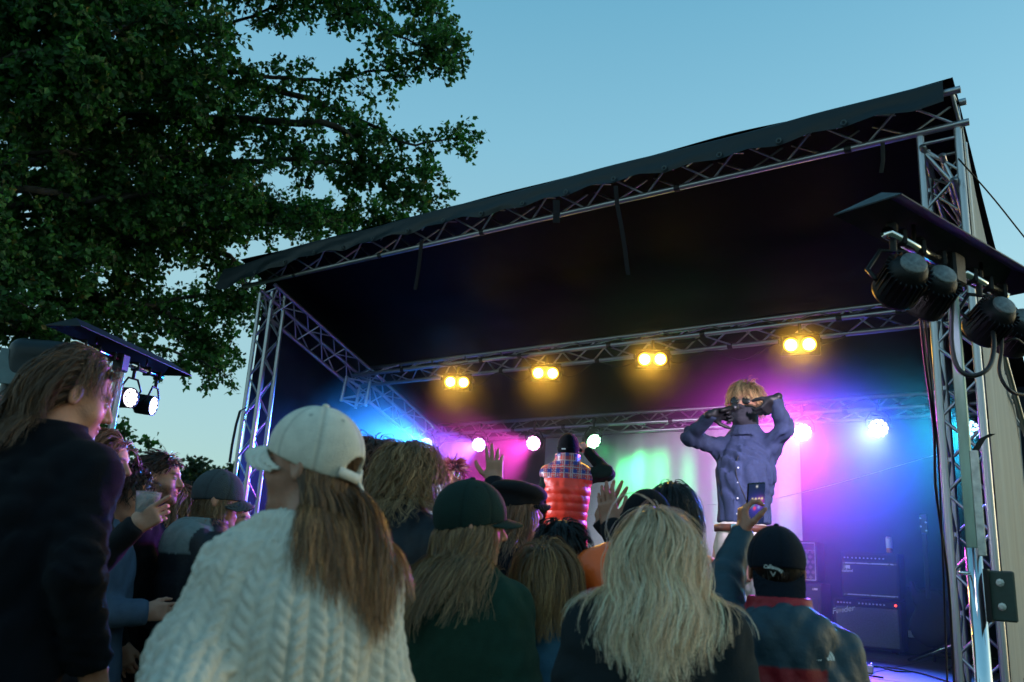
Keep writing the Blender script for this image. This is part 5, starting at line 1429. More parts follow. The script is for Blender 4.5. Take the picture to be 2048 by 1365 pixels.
# ================================================================== THE PERFORMERS
def t_denim(J):
    S = J.S
    base_c = np.array((0.030, 0.044, 0.088))
    def colfn(V, J):
        c = np.tile(base_c, (len(V), 1))
        tor = torso_sdf(V, J, 0.035) < 0
        pl = tor & (np.abs(V[:, 0]) < 0.019) & (V[:, 1] > 0)
        c[pl] = base_c * 1.18
        return c
    def extra(P, d, J):
        pk = np.zeros(len(P))
        tor = (np.abs(d) < 0.03) & (P[:, 1] > 0.0)
        for s in (-1, 1):
            u = P[:, 0] - s * 0.085; v = P[:, 2] - (J.hz - 0.40 * S)
            ins = np.maximum(np.abs(u) - 0.05, np.abs(v) - 0.062 + np.abs(u) * 0.2 * (v < 0))
            fl = np.maximum(np.abs(u) - 0.052, np.abs(v - 0.045 + np.abs(u) * 0.35 - 0.008) - 0.016)
            pk = np.where(ins < 0, 0.0028, pk); pk = np.where(fl < 0, 0.0055, pk)
        pk = np.where(np.abs(P[:, 0]) < 0.017, 0.0035, pk)
        return np.where(tor, d - pk, d)
    def coll(P, d, J):
        q = P - J.neck
        rr = np.hypot(q[:, 0], q[:, 1] - 0.015)
        k = smax(np.abs(rr - 0.080 + 0.35 * (q[:, 2] - 0.02)) - 0.006, np.abs(q[:, 2] - 0.005) - 0.035, 0.004)
        return smin(d, k, 0.008)
    g, V, Q = garment(J, 'denim_shirt', M['denim'], base_c, puff=0.012, sleeve=(0.051, 0.043, 0.035), hem=-0.685, h=0.0085, fold=0.0161, seed=61, collar=coll, colfn=colfn, extra=extra, neck=0.062)
    # buttons down the front
    for k in range(6):
        z = J.hz - (0.30 + k * 0.085) * S
        P = np.array([[0.0, 0.4, z]])
        for _ in range(60):
            d = torso_sdf(P, J, 0.012); P[:, 1] -= np.maximum(d, 0) * 0.5
        p = P[0] + np.array([0, 0.009, 0])
        mb = MB().lathe([(0.0, 0.003), (0.005, 0.003), (0.006, 0.0)], 8, mat4(frame((0, 1, 0.05)), p)); J.obj('button', np.concatenate(mb.v), mb.f4[0], M['print'], None, g)
    # neck gaiter over mouth and neck
    W = Waves(3, 7, 30, 70, (0.5, 0.5, 2))
    def fg(P):
        q = (P - J.hc) @ J.Rh
        d = head_sdf(q) - 0.006
        d = smin(d, cap(P, J.hc + J.Rh @ np.array([0, 0.0, -0.08]), J.neck + np.array([0, 0.005, -0.03]), 0.070, 0.078), 0.03)
        d = d + 0.0025 * W(q)
        top_ = q[:, 2] - (-0.022 + 0.06 * (0.11 - q[:, 1]) * -1.0)
        d = smax(d, top_, 0.004)
        return smax(d, (J.neck[2] - 0.03) - P[:, 2], 0.004)
    V, Q = mesh_sdf(fg, J.hc + np.array([-0.14, -0.18, -0.30]), J.hc + np.array([0.14, 0.16, 0.05]), 0.0055, margin=1.7)
    J.obj('neck_gaiter', V, Q, M['cloth'], np.tile((0.035, 0.035, 0.045), (len(V), 1)))
    # round dark glasses
    hf = lambda X: J.hc + np.asarray(X) @ J.Rh.T
    gl = None
    for s in (-1, 1):
        mb = MB().lathe([(0.0, 0.003), (0.020, 0.002), (0.025, 0.0), (0.025, -0.002), (0.0, -0.002)], 20, mat4(frame((s * 0.18, 1, 0)), (s * 0.034, 0.100, 0.006)))
        o = J.obj('sunglasses' if gl is None else 'lens', hf(np.concatenate(mb.v)), mb.f4[0], M['blackgloss'], None, gl); gl = gl or o
        mb = MB().tube([(s * 0.058, 0.096, 0.010), (s * 0.078, 0.06, 0.010), (s * 0.083, 0.0, 0.006)], 0.0022, 6); J.obj('temple', hf(np.concatenate(mb.v)), mb.f4[0], M['chrome'], None, gl)
    mb = MB().tube([(-0.011, 0.104, 0.008), (0, 0.108, 0.011), (0.011, 0.104, 0.008)], 0.002, 6); J.obj('bridge', hf(np.concatenate(mb.v)), mb.f4[0], M['chrome'], None, gl)
    # belt and buckle
    zb = J.hip_z + 0.085
    P = []
    for a in np.linspace(0, 2 * math.pi, 41):
        P.append([[math.sin(a) * (0.186 * J.wide + 0.004 + e), math.cos(a) * (0.138 + e) + J.hipy, zb + zz] for e, zz in ((0, -0.019), (0.004, -0.017), (0.004, 0.017), (0, 0.019))])
    mb = MB().grid(np.array(P)); J.obj('belt', np.concatenate(mb.v), mb.f4[0], M['leather'])
    mb = MB().box((0, 0.146 + J.hipy, zb), (0.05, 0.008, 0.036), bev=0.004); J.obj('buckle', np.concatenate(mb.v), mb.f4[0], M['chrome'])
    # thin cord lying down the shirt
    pts = []
    for k in range(16):
        z = J.hz - 0.30 - k * 0.034; x = 0.025 * math.sin(k * 0.5) - 0.004 * k
        p = np.array([[x, 0.4, z]])
        for _ in range(60): p[:, 1] -= np.maximum(torso_sdf(p, J, 0.012), 0) * 0.5
        pts.append(p[0] + np.array([0, 0.011, 0]))
    mb = MB().tube(pts, 0.0024, 5, cap=False); J.obj('cord', np.concatenate(mb.v), mb.f4[0], M['rubber'])
def denim_mat():
    m = pmat('denim', (1, 1, 1), 0.8, 0, 0.18, 60, 0.3, 300, spec=0.25, attr='Col')
    return m
M['denim'] = denim_mat()
M['leather'] = pmat('brown_leather', (0.09, 0.03, 0.015), 0.45, 0, 0.3, 30, 0.2, 80)
def h_denim(J): strands(J, guides=900, kids=3, length=lambda R: 0.080 + 0.015 * (R[:, 2] > 0.08), lvar=0.35, col=(0.34, 0.24, 0.15), tipcol=(0.62, 0.48, 0.32), hicol=(0.75, 0.62, 0.42), hi=0.35, layer=(0.005, 0.020), grav=0.17, curl=0.004, cfreq=4, seed=71, body_off=None, width=0.0026, steps=10, frizz=0.006, face_guard=False, comb=lambda R, T: T, plane=(-0.45, 0.9, 0.016), spiky=0.22)
JD = build_person('masked singer in a blue denim shirt and cream trousers with both hands at his head', (1491, 812), 5.2, -150, ground=DECK, head=(2, 4, 0), hair=h_denim, top=t_denim, hcol=(0.216, 0.144, 0.086), skin=(0.56, 0.36, 0.28), trousers=(0.55, 0.50, 0.42), S=1.0, wide=0.79, lean=-0.17, shrug=0.02,
                  arms=(dict(elbow_px=(1570, 856, 5.05), wrist_px=(1551, 800, 4.98)), dict(elbow_px=(1380, 874, 5.08), wrist_px=(1424, 830, 4.95))),
                  hands=(dict(curl=(0.55, 0.6, 0.65, 0.7), spread=0.10, thumb=(0.5, 0.5), fwd_w=(-0.50, -0.05, -0.48), palm_w=(-0.75, 0.55, 0.3), h=0.0035), dict(curl=(1.05, 1.1, 1.1, 1.15), spread=0.04, thumb=(0.4, 0.7), fwd_w=(0.55, 0.75, 0.16), palm_w=(0.6, -0.3, -0.5), h=0.0035)), gloves=(0.012, 0.012, 0.015), h_head=0.0045)
def t_vest(J):
    S = J.S
    garment(J, 'sweater', M['knit'], (0.012, 0.022, 0.018), puff=0.016, sleeve=(0.066, 0.058, 0.044), hem=-0.78, h=0.012, fold=0.0136, seed=81)
    def colfn(V, J):
        red = np.array((0.92, 0.045, 0.018)); c = np.tile(red, (len(V), 1))
        z = (V[:, 2] - J.hz) / S
        yoke = (z > -0.258)
        u = np.floor(V[:, 0] / 0.034 + 0.5); v = np.floor(z / 0.036)
        blue = (u % 2 == 0) & (v % 2 == 0); half = ((u % 2 == 0) ^ (v % 2 == 0))
        plaid = np.where(blue[:, None], np.array((0.02, 0.03, 0.20)), np.where(half[:, None], np.array((0.28, 0.03, 0.08)), np.array((0.65, 0.04, 0.02))))
        line = (np.abs(V[:, 0] / 0.017 - np.round(V[:, 0] / 0.017)) < 0.10) | (np.abs(z / 0.018 - np.round(z / 0.018)) < 0.10)
        plaid = np.where((line & ~blue)[:, None], np.array((0.5, 0.35, 0.35)), plaid)
        c = np.where(yoke[:, None], plaid, c)
        return c
    def extra(P, d, J):
        z = (P[:, 2] - J.hz) / S
        q = np.abs(np.sin((z + 0.258) / 0.066 * np.pi)) ** 0.6
        return d - np.where(z < -0.258, 0.0055 * q, 0.004)
    garment(J, 'quilted_vest', M['puffer'], (0.8, 0.03, 0.015), puff=0.026, sleeves=False, hem=-0.80, h=0.0075, fold=0.003, seed=82, colfn=colfn, extra=extra, collar=collar_up(0.055, 0.092, 0.012), neck=0.075)
    b = beanie(J, (0.006, 0.007, 0.009), top=0.002, low=-0.035)
    V, F = text_mesh('–', 0.05, 0, 0.004)
    P = np.stack([-0.02 + V[:, 0], np.full(len(V), -0.128), V[:, 1] + 0.0], 1); J.obj('beanie_tag', headframe(J, P), F, M['print'], None, b)
JV = build_person('performer with his back turned in a red quilted vest with plaid yoke', (1137, 900), 7.1, 8, ground=DECK, head=(6, 4, 0), top=t_vest, hcol=(0.014, 0.011, 0.007), skin=(0.5, 0.32, 0.24), trousers=(0.015, 0.016, 0.022),
                  arms=(dict(wrist=(-0.06, 0.10, -0.50)), dict(elbow_px=(1214, 948, 7.05), wrist_px=(1176, 903, 7.25))),
                  hands=(None, dict(curl=(0.15, 0.9, 0.95, 1.0), spread=0.05, thumb=(0.4, 0.6), fwd_w=(-0.55, -0.2, 0.6), palm_w=(-0.5, 0.3, -0.5), h=0.004)), S=0.97, wide=0.9, shrug=0.06)
def h_seq(J): strands(J, guides=436, kids=3, length=0.10, lvar=0.4, col=(0.252, 0.086, 0.158), tipcol=(0.432, 0.180, 0.288), layer=(0.004, 0.01), grav=0.02, seed=91, body_off=None, width=0.006, steps=8, spiky=1.3, rad=0.006, face_guard=False)  # pink of the stage light put into the hair colour
def t_seq(J):
    garment(J, 'sequin_jacket', M['sequin'], (0.8, 0.8, 0.85), puff=0.03, sleeve=(0.07, 0.062, 0.05), hem=-0.86, h=0.012, fold=0.0136, seed=92, collar=collar_up(0.045, 0.088, 0.012))
    mb = MB().lathe([(0.022, -0.004), (0.030, 0.0), (0.036, 0.004), (0.030, 0.008), (0.022, 0.004)], 20, mat4(frame((0, 1, 0)), (0.036, 0.105, 0.004))); J.obj('goggles', headframe(J, np.concatenate(mb.v)), mb.f4[0], M['chrome'])
build_person('performer in a silver sequin jacket with spiky hair coloured as if lit pink behind the curly man', (905, 952), 7.4, 140, ground=DECK, head=(0, 0, 0), hair=h_seq, top=t_seq, hcol=(0.216, 0.072, 0.144), skin=(0.5, 0.3, 0.24), S=0.95)
# ================================================================== HAND-HELD THINGS
def basis_cam():
    return RC[:, 0], RC[:, 1], -RC[:, 2]
# phone held up by the man in the backwards cap
pc = at_d(1511, 1008, 3.16)
cx, cyv, cz = basis_cam()
xa = cx * 0.93 + cz * 0.34; xa /= np.linalg.norm(xa); ya = cyv * 0.97 + cx * 0.20; ya -= xa * (ya @ xa); ya /= np.linalg.norm(ya); za = np.cross(xa, ya)
Rp = np.stack([xa, ya, za], 1)
ph = empty('smartphone', pc, 'smartphone held up at arm length, its screen showing the stage', 'phone')
def P_(mb): mb.v = [v @ Rp.T for v in mb.v]; return mb
P_(MB().box((0, 0, 0), (0.074, 0.150, 0.009), bev=0.004)).build('case', M['phonecase'] if 'phonecase' in M else M['blackgloss'], ph)
def screen_mat():
    m, nt, b = nodes('phone_screen')
    N, L = nt.nodes, nt.links
    b.inputs['Base Color'].default_value = (0.01, 0.01, 0.012, 1); b.inputs['Roughness'].default_value = 0.1
    a = N.new('ShaderNodeAttribute'); a.attribute_name = 'Col'
    L.new(a.outputs['Color'], b.inputs['Emission Color']); b.inputs['Emission Strength'].default_value = 0.5
    return m
nu, nv = 30, 60
U, Vv = np.meshgrid(np.linspace(-0.5, 0.5, nu), np.linspace(-0.5, 0.5, nv), indexing='ij')
sc = np.zeros((nu, nv, 3)); sc[:] = (0.01, 0.02, 0.06)
def blob(u, v, r, c, k=1.0):
    global sc
    w = np.exp(-(((U - u) / r) ** 2 + ((Vv - v) / (r * 0.5)) ** 2))[:, :, None] * k
    sc = sc * (1 - np.clip(w, 0, 1)) + np.array(c) * np.clip(w, 0, 1)
blob(0.0, -0.05, 0.5, (0.05, 0.04, 0.35)); blob(0.25, 0.05, 0.2, (0.45, 0.05, 0.4)); blob(-0.25, 0.0, 0.15, (0.05, 0.25, 0.3)); blob(-0.1, -0.1, 0.08, (0.9, 0.05, 0.1)); blob(0.15, -0.08, 0.07, (0.25, 0.3, 0.7))
for u in (-0.25, -0.05, 0.15, 0.33): blob(u, 0.13, 0.05, (1.0, 0.8, 0.4))
blob(0.0, -0.42, 0.10, (0.75, 0.75, 0.8)); blob(0, 0.44, 0.05, (0.7, 0.7, 0.7))
Pg = np.stack([U * 0.068, Vv * 0.142, np.full_like(U, 0.0048)], -1)
mb = MB().grid(Pg); mb.v = [v @ Rp.T for v in mb.v]
obj('screen', mesh_np('screen', np.concatenate(mb.v), mb.f4[0], screen_mat(), False, sc.reshape(-1, 3)), ph)
# plastic cup of beer
cc = at_d(292, 1022, 3.56)
cupm, nt, b = nodes('clear_plastic'); b.inputs['Base Color'].default_value = (0.95, 0.95, 0.95, 1); b.inputs['Transmission Weight'].default_value = 0.75; b.inputs['Roughness'].default_value = 0.08; b.inputs['IOR'].default_value = 1.25
beer, nt, b = nodes('beer'); b.inputs['Base Color'].default_value = (0.75, 0.28, 0.03, 1); b.inputs['Transmission Weight'].default_value = 0.6; b.inputs['Roughness'].default_value = 0.1; b.inputs['IOR'].default_value = 1.33
cup = MB().lathe([(0.0, -0.070), (0.030, -0.070), (0.033, -0.06), (0.045, 0.065), (0.048, 0.068), (0.046, 0.070), (0.043, 0.064), (0.031, -0.058), (0.0, -0.064)], 24).build('plastic_cup', cupm, None, True)
cup.location = cc; tag(cup, 'clear plastic cup of beer in the hand of the red haired woman', 'cup')
MB().lathe([(0.0, -0.060), (0.0295, -0.058), (0.0345, -0.010), (0.0, -0.010)], 20).build('beer', beer, cup, True)
# microphone of the masked singer, microphone of the vest performer
def mic(a, b, label):
    a = np.array(a); b = np.array(b); d = (b - a) / np.linalg.norm(b - a)
    root = empty('microphone', a, label, 'microphone')
    MB().cyl((0, 0, 0), b - a, 0.012, 0.017, 12).build('handle', M['black'], root, True)
    V, Q = mesh_sdf(lambda P: sph(P, (0, 0, 0), 0.026), (-0.04,) * 3, (0.04,) * 3, 0.006)
    obj('grille', mesh_np('grille', V + (b - a) + d * 0.018, Q, M['steel2'], True), root)
M['steel2'] = pmat('mic_mesh', (0.05, 0.05, 0.055), 0.4, 0.8, 0.5, 300)
wr = JD.base + (JD.wr[1] + (JD.hc - JD.wr[1]) * 0.25) @ JD.Rw.T
hd = JD.base + (JD.hc + JD.Rh @ np.array([0.07, 0.11, -0.05])) @ JD.Rw.T
mic(at_d(1440, 822, 4.93), at_d(1464, 817, 4.99), 'black microphone at the mouth of the masked singer')
mic(at_d(1162, 902, 7.22), at_d(1153, 893, 7.28), 'microphone held up by the performer in the red vest')

# ================================================================== BACKLINE
def amp_box(name, x0, x1, z0, z1, Y, dep, label, cat='amplifier', ry=0.0):
    root = empty(name, ((x0 + x1) / 2, Y, z0), label, cat)
    root.rotation_euler = (0, 0, ry)
    w, h = x1 - x0, z1 - z0
    MB().box((0, dep / 2, h / 2), (w, dep, h), bev=0.012).build('cabinet', M['tolex'], root)
    return root, w, h
M['tolex'] = pmat('black_tolex', (0.015, 0.015, 0.017), 0.55, 0, 0.3, 60, 0.5, 220)
M['grille'] = pmat('silver_grille_cloth', (0.16, 0.17, 0.18), 0.7, 0.2, 0.35, 90, 0.8, 190)
M['darkgrille'] = pmat('dark_grille_cloth', (0.03, 0.032, 0.038), 0.7, 0, 0.3, 90, 0.6, 190)
M['vgrille'] = pmat('brown_grille_cloth', (0.30, 0.22, 0.20), 0.8, 0, 0.3, 60, 0.5, 160)
M['silver'] = pmat('silver_trim', (0.62, 0.63, 0.65), 0.3, 0.7, 0.1, 20)
M['redlamp'] = emat('red_pilot_lamp', (1.0, 0.03, 0.02), 3.0)
YA = 8.7
def knobs(root, n, x0, x1, z, y, r, mat):
    km = MB().lathe([(0.0, 0.016), (r * 0.8, 0.016), (r, 0.012), (r, 0.0)], 10, mat4(frame((0, -1, 0)), (0, 0, 0))).mesh('knob', mat, False)
    for k in range(n):
        o = obj('knob', km, root); o.location = (x0 + (x1 - x0) * k / max(1, n - 1), y, z)
def words(root, name, txt, size, x, z, y, mat, shear=0.0, rot=0.0, bold=0.0008):
    V, F = text_mesh(txt, size, shear, bold)
    c, s = math.cos(rot), math.sin(rot)
    P = np.stack([x + V[:, 0] * c - V[:, 1] * s, np.full(len(V), y), z + V[:, 0] * s + V[:, 1] * c], 1)
    obj(name, mesh_np(name, P, F, mat, False), root)
# silver fronted combo on the floor
r_, w, h = amp_box('guitar_amplifier', -2.46, -1.86, DECK + 0.03, 1.345, YA, 0.26, 'wide amplifier with silver grille cloth and red pilot lamp, on the stage floor')
MB().box((0, -0.004, h * 0.44), (w - 0.05, 0.012, h * 0.78), bev=0.004).build('grille_cloth', M['grille'], r_)
MB().box((0, -0.003, h * 0.91), (w - 0.04, 0.012, 0.05), bev=0.003).build('control_panel', M['black'], r_)
knobs(r_, 5, -0.25, -0.14, h * 0.91, -0.010, 0.008, M['silver']); knobs(r_, 8, -0.06, 0.16, h * 0.91, -0.010, 0.008, M['silver'])
MB().lathe([(0.0, 0.012), (0.008, 0.010), (0.011, 0.0)], 10, mat4(frame((0, -1, 0)), (w * 0.43, -0.010, h * 0.91))).build('pilot_lamp', M['redlamp'], r_, True)
words(r_, 'logo', 'Fender', 0.075, -0.21, h * 0.755, -0.013, M['silver'], 0.35, 0.22)
for s in (-1, 1): MB().lathe([(0.0, -0.012), (0.02, -0.012), (0.02, 0.012), (0.0, 0.012)], 12, mat4(frame((1, 0, 0)), (s * (w / 2 - 0.06), 0.06, -0.012))).build('caster', M['rubber'], r_)
# second amplifier stacked on it
r_, w, h = amp_box('guitar_amplifier', -2.385, -1.86, 1.352, 1.775, YA + 0.03, 0.24, 'black amplifier with silver trim strips, stacked on the silver grilled one')
MB().box((0, -0.003, h * 0.40), (w - 0.045, 0.010, h * 0.62), bev=0.003).build('grille_cloth', M['darkgrille'], r_)
for z in (h * 0.755, h * 0.075): MB().box((0, -0.008, z), (w - 0.045, 0.012, 0.012), bev=0.002).build('trim_strip', M['silver'], r_)
MB().box((0, -0.003, h * 0.87), (w - 0.045, 0.010, 0.06), bev=0.002).build('control_panel', M['black'], r_)
knobs(r_, 2, -0.22, -0.19, h * 0.87, -0.008, 0.007, M['silver']); knobs(r_, 9, -0.15, 0.13, h * 0.87, -0.008, 0.007, M['silver'])
MB().box((-w / 2 + 0.058, -0.009, h * 0.665), (0.06, 0.004, 0.034), bev=0.001).build('badge', M['silver'], r_)
words(r_, 'logo', 'Roland', 0.036, -w / 2 + 0.062, h * 0.585, -0.0095, M['silver'])
for s in (-1, 1): MB().lathe([(0.0, -0.004), (0.065, -0.004), (0.07, 0.0)], 20, mat4(frame((0, -1, 0)), (s * 0.12, -0.0085, h * 0.38))).build('speaker_dome', M['darkgrille'], r_, True)
# chequered amplifier behind the filming man, on a cabinet
r_, w, h = amp_box('speaker_cabinet', -3.20, -2.58, DECK, 1.47, YA + 0.05, 0.32, 'dark speaker cabinet under the diamond grilled amplifier', 'speaker')
MB().box((0, -0.003, h * 0.42), (w - 0.06, 0.010, h * 0.7), bev=0.003).build('grille_cloth', M['darkgrille'], r_)
MB().box((w / 2 - 0.06, -0.006, h * 0.9), (0.05, 0.01, 0.02), bev=0.002).build('badge', M['silver'], r_)
r_, w, h = amp_box('guitar_amplifier', -3.22, -2.60, 1.474, 1.865, YA + 0.02, 0.25, 'amplifier with diamond pattern grille and pale piping on a dark cabinet')
MB().box((0, -0.002, h * 0.40), (w - 0.05, 0.010, h * 0.70), bev=0.003).build('grille_cloth', M['darkgrille'], r_)
dm = MB().box((0, 0, 0), (0.030, 0.006, 0.030), roty(math.pi / 4)).mesh('grille_diamond', M['vgrille'])
for i in range(11):
    for j in range(6):
        o = obj('grille_diamond', dm, r_); o.location = (-0.262 + i * 0.0505 + (0.025 if j % 2 else 0), -0.009, 0.045 + j * 0.0485); o.scale = (1, 1, 0.95)
pts = [(-w / 2 + 0.02, -0.008, 0.02), (w / 2 - 0.02, -0.008, 0.02), (w / 2 - 0.02, -0.008, h - 0.02), (-w / 2 + 0.02, -0.008, h - 0.02), (-w / 2 + 0.02, -0.008, 0.02)]
for a, b in zip(pts[:-1], pts[1:]): MB().cyl(a, b, 0.005, n=6).build('piping', M['print'], r_)
MB().cyl((-w / 2 + 0.02, -0.008, h * 0.77), (w / 2 - 0.02, -0.008, h * 0.77), 0.004, n=6).build('piping', M['silver'], r_)
MB().tube([(-0.12, 0.1, h), (-0.08, 0.1, h + 0.03), (0.08, 0.1, h + 0.03), (0.12, 0.1, h)], 0.008, 6).build('handle', M['rubber'], r_, True)
# drink can
c = at_y(1779, 1107, YA + 0.08); c[2] = 1.776
can = MB().lathe([(0.0, 0.0), (0.024, 0.0), (0.028, 0.008), (0.028, 0.045)], 16).build('drink_can', pmat('orange_can_print', (0.65, 0.22, 0.05), 0.3, 0.4, 0.2, 50), None, True)
can.location = c; tag(can, 'white and orange drink can standing on the stacked amplifier', 'can')
MB().lathe([(0.0281, 0.045), (0.0281, 0.135)], 16).build('label_band', M['print'], can, True)
MB().lathe([(0.028, 0.135), (0.0235, 0.150), (0.0, 0.149)], 16).build('lid', M['silver'], can, True)
# flight case with label
c = at_y(1840, 1270, 8.9)
fc = empty('flight_case', (c[0], 8.9, DECK), 'black equipment case with a white label beside the amplifiers', 'case')
MB().box((0.05, 0.25, 0.30), (0.62, 0.5, 0.60), bev=0.012).build('case_body', M['black'], fc)
MB().box((0, -0.004, c[2] - DECK), (0.20, 0.006, 0.06), bev=0.001).build('label_strip', M['print'], fc)
# electric bass on a stand
bx, by = at_y(1857, 1180, 8.2)[:2]
gt = empty('bass_guitar', (bx, by, DECK), 'dark bass guitar standing upright beside the flight case', 'guitar')
def fbass(P):
    d = smin(ell(P, (0, 0, 0.28), (0.17, 0.03, 0.17)), ell(P, (0.02, 0, 0.47), (0.13, 0.03, 0.12)), 0.05)
    d = smin(d, cap(P, (-0.10, 0, 0.5), (-0.13, 0, 0.62), 0.035, 0.025), 0.04)
    return smax(d, np.abs(P[:, 1]) - 0.02, 0.008)
V, Q = mesh_sdf(fbass, (-0.22, -0.06, 0.05), (0.22, 0.06, 0.72), 0.014, margin=1.8); obj('body', mesh_np('body', V, Q, M['black'], True), gt)
top = at_y(1855, 1032, 8.2)[2] - DECK
MB().box((0, -0.012, (top - 0.15 + 0.5) / 2), (0.042, 0.022, top - 0.15 - 0.5), bev=0.006).build('neck', M['tolex'], gt)
MB().box((0, -0.012, top - 0.07), (0.06, 0.018, 0.17), bev=0.006).build('headstock', M['blackgloss'], gt)
for k in range(4): MB().lathe([(0.0, 0.016), (0.009, 0.014), (0.009, 0.0)], 8, mat4(frame((0, -1, 0)), (-0.022 if k % 2 else 0.02, -0.022, top - 0.13 + k * 0.035))).build('tuning_peg', M['chrome'], gt)
MB().cyl((0, 0.05, 0.0), (0, 0.05, 0.5), 0.012).build('stand', M['black'], gt)
for a in (0.4, 2.2, 4.2): MB().cyl((0, 0.05, 0.1), (0.3 * math.cos(a), 0.05 + 0.3 * math.sin(a), 0.012), 0.011).build('stand_leg', M['black'], gt)
# microphone stand lying low at the right, with boom
a = at_y(1835, 1338, 7.9); b = at_y(1870, 1322, 7.7)
ms = empty('microphone_stand', (a[0], a[1], DECK), 'low microphone stand with chrome boom by the right tower', 'stand')
MB().cyl((0, 0, 0.03), (0.42, -0.35, 0.22), 0.011).build('boom', M['chrome'], ms, True)
MB().cyl((0.42, -0.35, 0.0), (0.42, -0.35, 0.40), 0.012).build('pole', M['black'], ms, True)
for k in range(3): MB().cyl((0.42, -0.35, 0.12), (0.42 + 0.22 * math.cos(k * 2.1), -0.35 + 0.22 * math.sin(k * 2.1), 0.012), 0.012).build('leg', M['black'], ms, True)
# pedals and cables on the floor
for k, (px, colr) in enumerate([((1712, 1316), (0.02, 0.04, 0.14)), ((1735, 1340), (0.35, 0.4, 0.42)), ((1660, 1352), (0.3, 0.05, 0.05))]):
    c = at_z(px[0], px[1], DECK + 0.02)
    pd = MB().box((0, 0, 0.025), (0.075, 0.12, 0.05), rotz(0.2 * k), 0.008).build('effect_pedal', pmat('pedal_paint', colr, 0.35, 0.2, 0.2, 40), None)
    pd.location = (c[0], c[1], DECK); tag(pd, ['dark blue effects pedal on the stage floor below the amplifiers', 'pale metal effects pedal on the stage floor by the cables', 'dark red effects pedal on the stage floor behind the filming man'][k], 'pedal')
    for s in (-1, 1): MB().lathe([(0.0, 0.014), (0.007, 0.012), (0.008, 0.0)], 8, mat4(np.eye(3), (s * 0.02, 0.03, 0.05))).build('knob', M['silver'], pd)
    MB().lathe([(0.0, 0.010), (0.010, 0.008), (0.011, 0.0)], 8, mat4(np.eye(3), (0, -0.03, 0.05))).build('footswitch', M['chrome'], pd)
def cable(pts, r, label, mat=None, n=60, name='cable'):
    pts = np.array(pts, float); t = np.linspace(0, 1, len(pts)); tt = np.linspace(0, 1, n)
    # Catmull-Rom through the points
    out = []
    for u in tt * (len(pts) - 1):
        i = min(int(u), len(pts) - 2); f = u - i
        p0, p1, p2, p3 = pts[max(i - 1, 0)], pts[i], pts[i + 1], pts[min(i + 2, len(pts) - 1)]
        out.append(0.5 * ((2 * p1) + (-p0 + p2) * f + (2 * p0 - 5 * p1 + 4 * p2 - p3) * f ** 2 + (-p0 + 3 * p1 - 3 * p2 + p3) * f ** 3))
    o = MB().tube(out, r, 6).build(name, mat or M['rubber'], None, True, loc=out[0])
    return tag(o, label, 'cable' if name == 'cable' else name.split('_')[-1])
rr = np.random.default_rng(4)
for k in range(3):
    p = [at_z(1640 + 60 * k + rr.uniform(-30, 30), 1330 + rr.uniform(-10, 25), DECK + 0.008) * [1, 1, 0] + [rr.uniform(-.4, .4) + i * 0.25 * (1 if k % 2 else -0.8), rr.uniform(-.3, .3), DECK + 0.008] for i in range(6)]
    cable(p, 0.006, ['black cable coiling on the stage floor in front of the amplifiers', 'black cable running along the stage floor towards the right tower', 'black cable looping beside the dark blue pedal'][k])
# cables hanging at the right light bar and tower
def cp(*a): return [at_d(x, y, d) for x, y, d in a]
cable(cp((1838, 575, 3.9), (1842, 640, 3.95), (1850, 720, 4.2), (1868, 860, 4.6), (1872, 980, 4.9), (1895, 1150, 5.2), (1905, 1300, 5.4), (1915, 1500, 5.5)), 0.007, 'long black cable hanging from the light bar down the left of the right tower')
cable(cp((1850, 580, 3.9), (1852, 660, 3.95), (1862, 760, 4.3), (1876, 900, 4.7), (1885, 1100, 5.1), (1892, 1300, 5.4), (1900, 1500, 5.5)), 0.005, 'thinner black cable hanging beside the long cable on the right tower')
cable(cp((1905, 600, 3.95), (1903, 680, 3.9), (1915, 735, 3.85), (1945, 752, 3.85), (1978, 735, 3.9), (1988, 690, 4.1), (1982, 640, 4.3)), 0.010, 'thick black cable drooping in a loop under the light bar')
cable(cp((2005, 640, 4.3), (2003, 700, 4.25), (1999, 745, 4.2), (2018, 780, 4.2), (2050, 790, 4.3), (2090, 780, 4.4)), 0.008, 'black cable hanging from the end of the light bar against the sky')
cable(cp((2000, 690, 4.3), (2030, 678, 4.3), (2050, 690, 4.4), (2075, 705, 4.5)), 0.005, 'short black cable curling off the last lamp at the right edge')
cable(cp((1790, 590, 3.6), (1830, 560, 3.7), (1850, 600, 3.75), (1875, 580, 3.8), (1890, 620, 3.85)), 0.007, 'black cable looped between the two left lamps of the right light bar')
cable(cp((1917, 318, 6.6), (1985, 395, 6.9), (2048, 474, 7.2), (2150, 600, 7.7)), 0.006, 'thin guy rope running from the right tower top across the sky', M['black'], 12, 'guy_rope')
cable(cp((1000, 1062, 7.6), (1300, 1010, 8.0), (1530, 1002, 8.2), (1890, 905, 8.8)), 0.0035, 'thin pale cord stretched across the stage behind the singer', M['print'], 30, 'stretched_cord')
def truss_cable(y, z, x0, x1, label, sag, seed):
    r = np.random.default_rng(seed); n = 15
    p = [np.array([x0 + (x1 - x0) * i / (n - 1), y + r.uniform(-0.03, 0.03), z - (sag * r.uniform(0.4, 1.0) if i % 2 else 0)]) for i in range(n)]
    cable(p, 0.008, label, None, 90)
truss_cable(7.60, 3.80, -7.9, -1.1, 'black cable run tied along the middle truss', 0.10, 5)
truss_cable(9.22, 3.27, -7.9, -1.1, 'black cable run tied along the rear truss', 0.10, 6)
truss_cable(7.80, 3.645, -6.6, -2.0, 'second black cable sagging under the middle truss between the yellow lamps', 0.14, 7)
